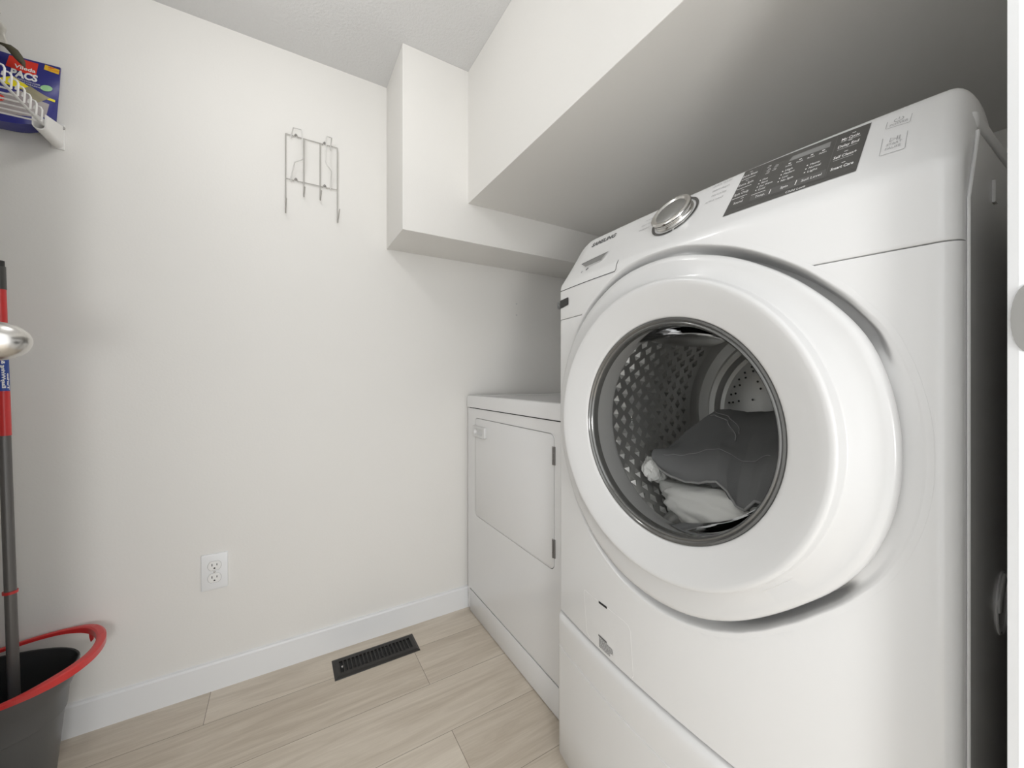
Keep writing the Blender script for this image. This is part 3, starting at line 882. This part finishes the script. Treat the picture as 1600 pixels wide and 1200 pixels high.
# handle: raised rounded frame with scooped pocket
bm = new()
hy, hz, hw, hh2 = 1.4165, .7800, .112, .046
fo = rrect(hw, hh2, .008, 5); fi = rrect(hw * .66, hh2 * .55, .010, 5)
lv = [(fo, 0.0), (fo, .007), ([(u * .97, v * .93) for u, v in fo], .010), (fi, .010), ([(u * .93, v * .88) for u, v in fi], .003), ([(u * .8, v * .6) for u, v in fi], -.004)]
rings = [[bm.verts.new((DXF - .001 - d, hy + u, hz + v)) for u, v in L_] for L_, d in lv]
for A_, B_ in zip(rings, rings[1:]):
    for k in range(len(A_)): bm.faces.new((A_[k], A_[(k + 1) % len(A_)], B_[(k + 1) % len(A_)], B_[k]))
bm.faces.new(rings[-1])
link('handle', bm, M['plastic'], dd, smooth=True, ang=35)
for zc_ in (.769, .494):
    bm = new()
    box(bm, DXF - .0035, DXF + .002, .912, .926, zc_ - .0275, zc_ + .0275, bev=.001)
    for k in range(3): tube(bm, [(DXF - .004, .9185, zc_ - .026 + .018 * k), (DXF - .004, .9185, zc_ - .011 + .018 * k)], .0032, 8)
    link('hinge', bm, M['screw'], dd, smooth=True, ang=40)['label'] = 'grey metal hinge'
# toe panel
bm = new()
box(bm, DXF - .001, DXF + .004, DY0 + .010, DY1 - .022, .004, .0945, bev=.0012)
link('toe_panel', bm, M['dryer'], dryer, smooth=True, ang=30)
bm = new(); box(bm, DXF + .0, DXF + .004, DY1 - .018, DY1, .012, .100, bev=.001); box(bm, DXF, DXF + .004, DY0, DY0 + .008, .012, .100, bev=.001)
box(bm, DXF + .005, DXF + .012, DY0 + .004, DY1 - .004, .008, .105)
link('base_rail', bm, M['dryer'], dryer)
# top: dished panel with raised edge, console at its back
bm = new()
tx0, tx1 = DXF - .004, 1.40
def toprow(z, i): return [(tx0 + i, DY0 - .001 + i), (tx1 - i, DY0 - .001 + i), (tx1 - i, DY1 + .001 - i), (tx0 + i, DY1 + .001 - i)], z
lv = [toprow(.8755, 0), toprow(.917, 0), toprow(.9235, .0025), toprow(.926, .008), toprow(.926, .020), toprow(.922, .030), toprow(.920, .050)]
rings = [[bm.verts.new((x, y, z)) for x, y in L_] for L_, z in lv]
for A_, B_ in zip(rings, rings[1:]):
    for k in range(4): bm.faces.new((A_[k], A_[(k + 1) % 4], B_[(k + 1) % 4], B_[k]))
bm.faces.new(rings[-1]); bm.faces.new(list(reversed(rings[0])))
link('top_panel', bm, M['dryer'], dryer, smooth=True, ang=25)
bm = new(); box(bm, DXF + .006, 1.39, DY0 + .003, DY1 - .003, .868, .878)
link('top_gap', bm, M['dark'], dryer)
bm = new()
vs = [(1.30, .921), (1.315, 1.045), (1.335, 1.06), (1.398, 1.06), (1.398, .921)]
A = [bm.verts.new((x, DY0 + .004, z)) for x, z in vs]; B = [bm.verts.new((x, DY1 - .004, z)) for x, z in vs]
for i in range(5): bm.faces.new((A[i], A[(i + 1) % 5], B[(i + 1) % 5], B[i]))
bm.faces.new(A); bm.faces.new(list(reversed(B)))
link('console', bm, M['dryer'], dryer)
for (x, y) in ((.74, .91), (.74, 1.50), (1.35, .91), (1.35, 1.50)):
    link('foot', lathe(new(), [(.018, 0), (.018, .010)], Matrix.Translation((x, y, 0)), 14, True, True), M['blackp'], dryer)

# ================================================================ floor register
reg = thing('floor_register', 'black metal slotted floor vent register in the planks near the baseboard', 'floor vent', (.289, 1.441, 0))
rx0, rx1, ry0, ry1 = .1457, .4327, 1.3885, 1.4935
bm = new()
ix0, ix1, iy0, iy1 = rx0 + .021, rx1 - .021, ry0 + .024, ry1 - .024
def rl(x0, x1, y0_, y1_, z): return [bm.verts.new(p) for p in ((x0, y0_, z), (x1, y0_, z), (x1, y1_, z), (x0, y1_, z))]
L_ = [rl(rx0, rx1, ry0, ry1, .0002), rl(rx0 + .001, rx1 - .001, ry0 + .001, ry1 - .001, .0022), rl(rx0 + .009, rx1 - .009, ry0 + .009, ry1 - .009, .0055), rl(rx0 + .013, rx1 - .013, ry0 + .013, ry1 - .013, .0058), rl(ix0, ix1, iy0, iy1, .0058), rl(ix0, ix1, iy0, iy1, .0015)]
for A_, B_ in zip(L_, L_[1:]):
    for k in range(4): bm.faces.new((A_[k], A_[(k + 1) % 4], B_[(k + 1) % 4], B_[k]))
link('frame', bm, M['black'], reg)
bm = new(); box(bm, ix0 - .001, ix1 + .001, iy0 - .001, iy1 + .001, .0003, .0012)  # dark sheet stands in for the shade down the duct
link('duct_shade', bm, M['dark'], reg)
bm = new()
ns = 19
for k in range(1, ns):
    x = ix0 + (ix1 - ix0) * k / ns
    box(bm, x - .0024, x + .0024, iy0 - .001, iy1 + .001, .0015, .0060, bev=.0008, seg=1)
link('louvre_bars', bm, M['black'], reg)
bm = new(); lathe(bm, [(.004, .0012), (.0038, .006), (.002, .0075), (0, .008)], Matrix.Translation((ix0 + .0075, 1.441, 0)), 14)
link('damper_lever', bm, M['screw'], reg, smooth=True)

# ================================================================ outlet
out = thing('wall_outlet', 'white duplex electrical outlet low on the rear wall', 'outlet', (-.1905, YB, .3775))
ox, oz = -.1905, .3778
def of(u, v, d): return Vector((ox + u, YB - d, oz + v))
bm = new(); prism(bm, rrect(.0700, .1145, .003, 3), of, 0, .0062, bev=.0035)
link('cover_plate', bm, M['trim'], out, smooth=True, ang=30)
for s in (1, -1):
    bm = new(); bms = new()
    cz = s * .0195
    loop = []
    for k in range(40):
        a = 2 * PI * k / 40
        loop.append((.0172 * math.cos(a), cz + max(-.0143, min(.0143, .0172 * math.sin(a)))))
    b2 = new()
    prism(b2, loop, of, .005, .0074, bev=.0007)
    rf = link('receptacle', b2, M['print'], out)
    tube(bm, [of(u * 1.03, cz + (v - cz) * 1.03, .0062) for u, v in loop], .0004, 4, closed=True)
    for u, w_, h_ in ((-.0064, .0022, .0078), (.0064, .0020, .0064)):
        prism(bms, [(u - w_ / 2, cz + .0035 - h_ / 2), (u + w_ / 2, cz + .0035 - h_ / 2), (u + w_ / 2, cz + .0035 + h_ / 2), (u - w_ / 2, cz + .0035 + h_ / 2)], of, .0070, .0077)
    prism(bms, [(.0026 * math.cos(a), cz - .0078 + max(-.0016, .0026 * math.sin(a))) for a in [2 * PI * k / 16 for k in range(16)]], of, .0070, .0077)
    link('slots', bms, M['dark'], rf)
    link('rim', bm, M['inkl'], rf)
bm = new(); lathe(bm, [(.0030, .006), (.0028, .0072), (0, .0076)], axis_m(of(0, 0, 0), (0, -1, 0)), 14)
link('screw', bm, M['chrome'], out, smooth=True)

# ================================================================ wire rack on the rear wall
rack = thing('wire_rack', 'white wire ironing board holder with hooks screwed to the rear wall', 'wire rack', (.087, YB, 1.69))
WR = .0019
xs = [.006, .0615, .1135, .1705]
zb_ = [1.572, 1.640, 1.640, 1.572]
for i, x in enumerate(xs):
    out_ = .050 if i in (0, 3) else .036
    up_ = .040 if i in (0, 3) else .028
    p = [(x, 1.548, 1.846), (x, 1.548, zb_[i] + .006), (x, 1.546, zb_[i] + .001), (x, 1.541, zb_[i] - .002), (x + .0005, 1.548 - out_ * .6, zb_[i] + up_ * .22), (x + .002, 1.548 - out_, zb_[i] + up_ * .78)]
    link('hook_wire', tube(new(), p, WR, 8), M['wiregrey'], rack, smooth=True, ang=60)
for z, s in ((1.848, -1), (1.693, -1)):
    p = [(xs[0], 1.5505, z)]
    for cx in (.0375, .1285):
        p += [(cx - .012, 1.5515, z), (cx - .008, 1.5515, z - .002), (cx - .004, 1.5515, z + .004)] + [(cx + .0045 * math.sin(a), 1.5515, z + .006 + .0045 * -math.cos(a)) for a in ()] + [(cx, 1.5515, z + .008), (cx + .004, 1.5515, z + .004), (cx + .008, 1.5515, z - .002), (cx + .012, 1.5515, z)]
    p += [(xs[3], 1.5505, z)]
    link('cross_wire', tube(new(), smooth_path(p, 4), WR * .85, 8), M['wiregrey'], rack, smooth=True, ang=60)
for flip in (0, 1):
    if not flip: p = [(.022, 1.549, 1.838), (.0225, 1.549, 1.845), (.0290, 1.524, 1.861), (.0530, 1.508, 1.853), (.0550, 1.507, 1.845), (.0570, 1.507, 1.757), (.0550, 1.508, 1.751), (.0330, 1.526, 1.744), (.0220, 1.549, 1.696), (.0220, 1.549, 1.686)]
    else: p = [(.1480, 1.549, 1.832), (.1480, 1.549, 1.842), (.1490, 1.524, 1.864), (.1330, 1.508, 1.856), (.1300, 1.507, 1.848), (.1290, 1.507, 1.764), (.1310, 1.508, 1.756), (.1490, 1.526, 1.744), (.1475, 1.549, 1.704), (.1475, 1.549, 1.688)]
    link('holder_arm', tube(new(), p, WR * 1.05, 8), M['holder'], rack, smooth=True, ang=60)['label'] = 'bent white holder arm'
for cx in (.0375, .1285):
    for z in (1.853, 1.698):
        bm = new(); lathe(bm, [(.0018, 0), (.0018, .006), (.0040, .0065), (.0038, .0085), (0, .0095)], axis_m((cx, YB, z), (0, -1, 0)), 12)
        link('screw', bm, M['screw'], rack, smooth=True)

# ================================================================ little fixings on the rear wall
hk = thing('wall_hook', 'small clear adhesive hook on the rear wall beside the washing machine top', 'hook', (1.198, YB, 1.364))
bm = new(); prism(bm, rrect(.016, .034, .005, 4), lambda u, v, d: Vector((1.196 + u, YB - d, 1.364 + v)), 0, .003, bev=.001)
link('base', bm, M['plastic'], hk)
link('hook', tube(new(), [(1.196, YB - .002, 1.372), (1.196, YB - .010, 1.362), (1.196, YB - .016, 1.352), (1.196, YB - .022, 1.354), (1.196, YB - .024, 1.364)], .0028, 8), M['plastic'], hk, smooth=True)
for z, l in ((1.350, 'upper of two tiny screw anchors in the rear wall above the dryer'), (1.297, 'lower of two tiny screw anchors in the rear wall above the dryer')):
    bm = new(); lathe(bm, [(.0042, 0), (.0040, .0012), (.0018, .0016), (0, .0006)], axis_m((.948, YB, z), (0, -1, 0)), 14)
    tag(link('wall_anchor', bm, M['plastic'], smooth=True, ang=40), l, 'wall anchor', 'screw anchors above the dryer')

# ================================================================ wire shelf
shelf = thing('wire_shelf', 'white ventilated wire shelf with upturned lip on the left', 'shelf', (-.73, 1.2, 1.65))
SX, SZ = -.530, 1.6480
bm = new()
tube(bm, [(SX, YF + .03, SZ), (SX, 1.5480, SZ)], .0030, 10)
link('front_rod', bm, M['wire'], shelf, smooth=True)
bm = new(); tube(bm, [(XL + .008, YF + .03, SZ - .004), (XL + .008, 1.5480, SZ - .004)], .0030, 8)
link('back_rod', bm, M['wire'], shelf, smooth=True)
bm = new(); tube(bm, [(-.73, YF + .03, SZ - .004), (-.73, 1.5480, SZ - .004)], .0030, 8)
link('middle_rod', bm, M['wire'], shelf, smooth=True)
k = 0
y = 1.448
while y > .10:
    p = [(XL + .004, y, SZ), (SX - .004, y, SZ + .001), (SX + .0028, y, SZ + .004), (SX + .0035, y, SZ + .032), (SX + .001, y, SZ + .0375), (SX - .005, y, SZ + .0395), (SX - .010, y + .002, SZ + .037), (SX - .012, y + .003, SZ + .030)]
    link('cross_wire', tube(new(), p, .0021, 8), M['wire'], shelf, smooth=True, ang=60)
    y -= .0255; k += 1
# wall bracket: plate with cradle that holds the rod end
bm = new()
box(bm, -.550, -.523, 1.5535, YB, 1.632, 1.703, bev=.0015)
sec = []
for a in range(0, 181, 15):
    sec.append((-.015 * math.cos(math.radians(a)), -.017 * math.sin(math.radians(a))))
o_l = [(-.0165, .044)] + [(-.0165, .0)] + [(u * 1.1, v * 1.1) for u, v in sec] + [(.0165, .0), (.0165, .044)]
i_l = [(-.0130, .044)] + [(-.0130, .0)] + [(u * .86, v * .86) for u, v in sec] + [(.0130, .0), (.0130, .044)]
cx, cz = SX - .007, SZ - .002
for (Y0, Y1) in ((1.462, 1.5545),):
    ra = [[bm.verts.new((cx + u * .75, Y, cz + (v * .62 if v < .03 else .030 + .020 * (Y > 1.5)))) for u, v in L2] for L2 in (o_l, i_l) for Y in (Y0, Y1)]
    oa, ob, ia, ib = ra
    n_ = len(oa)
    for k in range(n_ - 1):
        bm.faces.new((oa[k], oa[k + 1], ob[k + 1], ob[k])); bm.faces.new((ia[k], ib[k], ib[k + 1], ia[k + 1]))
        bm.faces.new((oa[k], ia[k], ia[k + 1], oa[k + 1])); bm.faces.new((ob[k], ob[k + 1], ib[k + 1], ib[k]))
    for e in (0, n_ - 1): bm.faces.new((oa[e], ob[e], ib[e], ia[e]))
br = link('end_bracket', bm, M['wire'], shelf, smooth=True, ang=40)
bm = new(); lathe(bm, [(.0045, 0), (.0042, .0018), (.001, .003), (0, .003)], axis_m((-.5255, 1.5535, 1.692), (0, -1, 0)), 14)
link('screw', bm, M['screw'], br, smooth=True)

# ================================================================ pouch on the shelf
pouch = thing('cleaner_pouch', 'dark blue stand-up pouch of floor cleaner pacs on the wire shelf', 'pouch', (-.62, 1.51, 1.654))
PX1, PX0, PZ0, PZ1 = -.4980, -.690, 1.6525, 1.8085
def pf(u, v, d=0.0):
    """u 0..1 left->right, v 0..1 bottom->top, d out of the face; side seams lie by the wall, the base bulges forward"""
    e = min(1.0, abs(2 * u - 1)) ** 3
    zb2 = 1.6525 + .045 * e
    z = lerp(zb2, 1.8535, v)
    x = lerp(-.728, -.5280, u) - .009 * (1 - v) * max(0, u - .5) * 2
    y = 1.5470 - .046 * (1 - v) ** .9 * (1 - e) - .0018 * math.sin(u * 9 + v * 5)
    return Vector((x, y - d, z))
bm = new()
nu, nv = 26, 20
F_ = [[bm.verts.new(pf(i / nu, j / nv)) for i in range(nu + 1)] for j in range(nv + 1)]
B_ = []
for j in range(nv + 1):
    R = []
    for i in range(nu + 1):
        p = pf(i / nu, j / nv); u, v = i / nu, j / nv
        R.append(bm.verts.new((p.x, 1.5500, p.z)))
    B_.append(R)
for G_ in (F_, B_):
    for j in range(nv):
        for i in range(nu): bm.faces.new((G_[j][i], G_[j][i + 1], G_[j + 1][i + 1], G_[j + 1][i]))
for j in range(nv):
    for e in (0, nu): bm.faces.new((F_[j][e], F_[j + 1][e], B_[j + 1][e], B_[j][e]))
for i in range(nu):
    for e in (0, nv): bm.faces.new((F_[e][i], F_[e][i + 1], B_[e][i + 1], B_[e][i]))
link('film', bm, M['pouch'], pouch, smooth=True, ang=50)
def pcoord(x, z): return ((x + .004 - PX0) / (PX1 - PX0), (z - PZ0) / (PZ1 - PZ0))
def ppatch(name, pts, m, off=.0012, n=8):
    """pts: quad in (x,z)"""
    bm = new(); a, b, c, d = pts; G_ = []
    for j in range(n + 1):
        t = j / n; R = []
        for i in range(n + 1):
            s = i / n
            x = (a[0] * (1 - s) + b[0] * s) * (1 - t) + (d[0] * (1 - s) + c[0] * s) * t
            z = (a[1] * (1 - s) + b[1] * s) * (1 - t) + (d[1] * (1 - s) + c[1] * s) * t
            R.append(bm.verts.new(pf(*pcoord(x, z), off)))
        G_.append(R)
    for j in range(n):
        for i in range(n): bm.faces.new((G_[j][i], G_[j][i + 1], G_[j + 1][i + 1], G_[j + 1][i]))
    return link(name, bm, m, pouch, smooth=True)
ppatch('red_panel', [(-.592, 1.777), (-.5415, 1.768), (-.5405, 1.803), (-.590, 1.805)], M['pred'])
ppatch('amber_panel', [(-.530, 1.793), (-.5035, 1.788), (-.5025, 1.801), (-.529, 1.8055)], M['pora'])
ppatch('yellow_panel', [(-.610, 1.738), (-.560, 1.732), (-.549, 1.742), (-.578, 1.757)], M['pyel'])
ppatch('yellow_panel', [(-.537, 1.727), (-.506, 1.712), (-.506, 1.718), (-.535, 1.734)], M['pyel'])
ppatch('floor_picture', [(-.560, 1.731), (-.530, 1.707), (-.514, 1.722), (-.547, 1.744)], M['pbeige'], .0016)
ppatch('photo_panel', [(-.660, 1.672), (-.516, 1.670), (-.514, 1.706), (-.560, 1.728)], M['pgrey'], .0010)
bm = new()
vs = [bm.verts.new(pf(*pcoord(-.5215 + .0098 * math.cos(a), 1.7465 + .0078 * math.sin(a)), .0016)) for a in [2 * PI * k / 28 for k in range(28)]]
bm.faces.new(vs); link('green_badge', bm, M['pgreen'], pouch)
bm = new()
vs = [bm.verts.new(pf(*pcoord(-.594 + .010 * math.cos(a), 1.7015 + .007 * math.sin(a)), .0016)) for a in [2 * PI * k / 28 for k in range(28)]]
bm.faces.new(vs); link('red_badge', bm, M['pred'], pouch)
bm = new()
def pt(body, size, x, z, fit=None, bold=0.0, slope=-.03): put_text(bm, body, size, lambda u, v: pf(*pcoord(x + .006 + u, z + v + slope * u), .0022), fit=fit, bold=bold)
pt('Vileda', .012, -.5840, 1.7790, fit=.036, bold=.0003)
pt('PACS', .0225, -.5885, 1.7585, fit=.0445, bold=.0010)
pt('MULTI-SURFACE FLOOR CLEANER', .0050, -.5840, 1.7530, fit=.046, slope=-.09)
pt('NETTOYANT POUR PLANCHERS', .0045, -.5800, 1.7480, fit=.046, slope=-.12)
link('white_lettering', bm, M['print'], pouch)
bm = new(); pt('x', .009, -.5975, 1.6990, bold=.0004)
link('badge_lettering', bm, M['print'], pouch)
bm = new(); pt('NEW', .0055, -.5280, 1.7985, fit=.011, bold=.0002); pt('NOUVEAU', .0045, -.5280, 1.7935, fit=.021)
link('red_lettering', bm, M['pred'], pouch)
# crumpled clear bag behind/above the pouch and the olive strap that hangs from it
def bag(s, t):
    x = lerp(-.80, -.618, s); z = 1.872 + .060 * math.sin(PI * t) + .008 * noise.noise(Vector((s * 5, t * 4, 3))) + .01 * (1 - s)
    y = lerp(1.455, 1.535, t) + .01 * noise.noise(Vector((s * 4, t * 5, 8)))
    return Vector((x + .012 * noise.noise(Vector((s * 7, t * 7, 0))), y, z - .012 * s * s))
bm = new(); G_ = [[bm.verts.new(bag(i / 30, j / 30)) for i in range(31)] for j in range(31)]
for j in range(30):
    for i in range(30): bm.faces.new((G_[j][i], G_[j][i + 1], G_[j + 1][i + 1], G_[j + 1][i]))
bmesh.ops.recalc_face_normals(bm, faces=bm.faces)
bmesh.ops.solidify(bm, geom=bm.faces[:], thickness=.0012)
M['bag'] = mat('milky_film', (0.62, 0.60, 0.54), 0.35, coat=0.3, bump=(50, .6, .01))
bagt = tag(link('plastic_bag', bm, M['bag'], smooth=True), 'crumpled milky plastic bag lying over the top of the blue pouch', 'bag')
bm = new()
cl = [(-.590, 1.808, .003), (-.576, 1.806, .010), (-.566, 1.797, .013), (-.558, 1.785, .012), (-.551, 1.774, .008), (-.5475, 1.764, .0015)]
A = []; 
for (x, z, hw_) in cl:
    y = 1.500
    x, z = x * 1.05, 1 + (z - 1) * 1.05
    A.append((bm.verts.new((x - hw_ * .55, y, z - hw_ * .45)), bm.verts.new((x + hw_ * .55, y, z + hw_ * .45)), bm.verts.new((x, y - .004, z))))
for a_, b_ in zip(A, A[1:]):
    bm.faces.new((a_[0], b_[0], b_[2], a_[2])); bm.faces.new((a_[2], b_[2], b_[1], a_[1]))
bmesh.ops.recalc_face_normals(bm, faces=bm.faces)
bmesh.ops.solidify(bm, geom=bm.faces[:], thickness=.0015)
link('strap', bm, M['olive'], bagt, smooth=True)['label'] = 'dark olive strap hanging in front of the pouch'

# ================================================================ bucket
BX, BY = -.672, 1.408
bucket = thing('mop_bucket', 'grey oval mop bucket with red carrying handle on the floor at left', 'bucket', (BX, BY, 0))
def oval(a, b, z, n=64, e=2.25):
    out = []
    for k in range(n):
        t = 2 * PI * k / n; c, s = math.cos(t), math.sin(t)
        out.append(Vector((BX + a * math.copysign(abs(c) ** (2 / e), c), BY + b * math.copysign(abs(s) ** (2 / e), s), z)))
    return out
def loft(bm, loops, cap0=False, cap1=False):
    R = [[bm.verts.new(p) for p in L_] for L_ in loops]
    n = len(R[0])
    for A_, B_ in zip(R, R[1:]):
        for k in range(n): bm.faces.new((A_[k], A_[(k + 1) % n], B_[(k + 1) % n], B_[k]))
    if cap0: bm.faces.new(list(reversed(R[0])))
    if cap1: bm.faces.new(R[-1])
a0, b0 = .221, .1245
bm = new()
loft(bm, [oval(a0 * .80, b0 * .78, .0), oval(a0 * .815, b0 * .80, .006), oval(a0 * .87, b0 * .86, .14), oval(a0 * .885, b0 * .875, .168), oval(a0 * .900, b0 * .890, .170), oval(a0 * .915, b0 * .905, .215), oval(a0 * .945, b0 * .935, .232), oval(a0 * .985, b0 * .975, .252), oval(a0 * .995, b0 * .99, .272), oval(a0, b0, .279), oval(a0 * .992, b0 * .988, .2815)], cap0=True)
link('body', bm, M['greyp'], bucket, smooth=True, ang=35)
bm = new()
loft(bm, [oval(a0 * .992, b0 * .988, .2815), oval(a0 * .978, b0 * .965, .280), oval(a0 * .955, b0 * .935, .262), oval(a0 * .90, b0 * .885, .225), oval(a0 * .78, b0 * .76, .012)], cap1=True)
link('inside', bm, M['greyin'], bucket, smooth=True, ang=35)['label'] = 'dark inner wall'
hp = [(-.672, 1.5335, .288), (-.640, 1.5370, .292), (-.598, 1.5415, .297), (-.557, 1.5450, .300), (-.515, 1.5430, .3015), (-.470, 1.5270, .303), (-.440, 1.4960, .303), (-.421, 1.4540, .303), (-.415, 1.4120, .302), (-.420, 1.3720, .301), (-.436, 1.3350, .300), (-.460, 1.3050, .299), (-.495, 1.2790, .297), (-.540, 1.2650, .294), (-.600, 1.2620, .290), (-.672, 1.2640, .286)]
hp = smooth_path(hp, 5)
bm = new(); R = []
for i, p in enumerate(hp):
    d = (hp[min(i + 1, len(hp) - 1)] - hp[max(i - 1, 0)]).normalized()
    s = d.cross(Vector((0, 0, 1))).normalized()
    f = math.exp(-((p.x + .44) / .06) ** 2)
    wd, th = .0062 + .0035 * f, .0042 + .0050 * f
    q = Vector((0, 0, 1))
    sec = [(-wd, -th), (-wd, th * .7), (-wd * .6, th), (wd * .6, th), (wd, th * .7), (wd, -th)]
    R.append([bm.verts.new(p + s * u + q * v) for u, v in sec])
for A_, B_ in zip(R, R[1:]):
    for k in range(6): bm.faces.new((A_[k], A_[(k + 1) % 6], B_[(k + 1) % 6], B_[k]))
bm.faces.new(R[0]); bm.faces.new(list(reversed(R[-1])))
hd = link('handle', bm, M['red'], bucket, smooth=True, ang=35)
hd['label'] = 'bright red carrying handle'
bm = new(); prism(bm, [(-.009, 0), (.009, 0), (.006, -.022), (-.002, -.030), (-.007, -.018)], lambda u, v, d: Vector((-.455 + u * .8, 1.507 - u * .6 - d, .302 + v)), -.004, .004, bev=.001)
link('handle_lug', bm, M['red'], hd)
for yy in (1.5325, 1.2720):
    link('pivot', lathe(new(), [(0, -.006), (.010, -.006), (.010, .006), (0, .006)], axis_m((-.672, yy, .284), (0, 1, 0)), 16), M['red'], bucket)

# ================================================================ mop
mop = thing('mop', 'mop with grey and red pole standing in the grey bucket', 'mop', (-.555, 1.412, .02))
P0, P1 = Vector((-.5545, 1.412, .045)), Vector((-.5985, 1.447, 1.286))
def pp(z): t = (z - P0.z) / (P1.z - P0.z); return P0.lerp(P1, t)
def seg(name, z0, z1, r, m, n=24, par=mop, tri=.0):
    bm = new()
    rings = []
    for z in (z0, z1):
        c = pp(z); R = []
        for k in range(n):
            a = 2 * PI * k / n
            rr = r * (1 + tri * math.cos(3 * a))
            R.append(bm.verts.new(c + Vector((rr * math.cos(a), rr * math.sin(a), 0))))
        rings.append(R)
    for k in range(n): bm.faces.new((rings[0][k], rings[0][(k + 1) % n], rings[1][(k + 1) % n], rings[1][k]))
    bm.faces.new(rings[0]); bm.faces.new(list(reversed(rings[1])))
    return link(name, bm, m, par, smooth=True, ang=40)
seg('pole', .05, .862, .0098, M['pole'], tri=.09)
seg('upper_sleeve', .860, .968, .0112, M['red'])['label'] = 'red plastic sleeve'
lab = seg('printed_label', .968, 1.112, .0110, M['bluep']); lab['label'] = 'dark blue printed label'
seg('red_sleeve', 1.112, 1.216, .0112, M['red'])
seg('grip_end', 1.216, 1.272, .0118, M['display'])['label'] = 'dark grey pole end'
seg('end_cap', 1.272, 1.286, .0100, M['blackp'])
seg('ring', .478, .484, .0128, M['red'])['label'] = 'thin red ring'
bm = new()
def ltxt(body, size, ang, z, fit):
    def fn(u, v):
        c = pp(z + u); a = ang + v / .0114
        return c + Vector((.0114 * math.cos(a), .0114 * math.sin(a), 0))
    put_text(bm, body, size, fn, fit=fit, bold=.0003)
ltxt('EasyWring & Clean', .008, math.radians(-72), .975, .10)
ltxt('Turbo', .006, math.radians(-30), .972, .04)
link('label_lettering', bm, M['print'], lab)
# mop head in the bucket
bm = new()
lathe(bm, [(.0, .10), (.014, .10), (.016, .07), (.045, .045), (.050, .035), (.0, .033)], Matrix.Translation((-.5545, 1.412, 0)), 24)
link('head_plate', bm, M['red'], mop, smooth=True, ang=40)
bm = new()
for k in range(44):
    a = 2 * PI * k / 44; r0 = .030 + .012 * (k % 3) / 2
    c, s = math.cos(a), math.sin(a)
    p = [(-.5545 + r0 * .5 * c, 1.412 + r0 * .5 * s, .040), (-.5545 + r0 * c, 1.412 + r0 * s, .034), (-.5545 + (r0 + .012) * c, 1.412 + (r0 + .012) * s, .022), (-.5545 + (r0 + .016) * c, 1.412 + (r0 + .016) * s, .0175)]
    tube(bm, p, .0035, 6)
o = link('strands', bm, M['linen'], mop, smooth=True); o['kind'] = 'stuff'
# spray bottle standing in the bucket, at the very edge of the photo
sp_ = thing('spray_bottle', 'blue bottle with red top inside the bucket at the left frame edge', 'bottle', (-.583, 1.335, .014))
bm = new(); lathe(bm, [(0, .0), (.028, .0), (.0300, .006), (.0300, .215), (.0240, .245), (.012, .262), (.012, .275)], Matrix.Translation((-.583, 1.340, .0135)), 28)
bmesh.ops.scale(bm, vec=(1, 1, 1), verts=bm.verts)
link('body', bm, M['bluep'], sp_, smooth=True, ang=40)
bm = new(); lathe(bm, [(.0145, .272), (.0145, .298), (.010, .302), (0, .302)], Matrix.Translation((-.583, 1.340, .0135)), 20)
box(bm, -.606, -.560, 1.332, 1.348, .3155, .340, bev=.003)
box(bm, -.566, -.558, 1.334, 1.346, .290, .325, bev=.002)
link('trigger_top', bm, M['red'], sp_, smooth=True, ang=40)
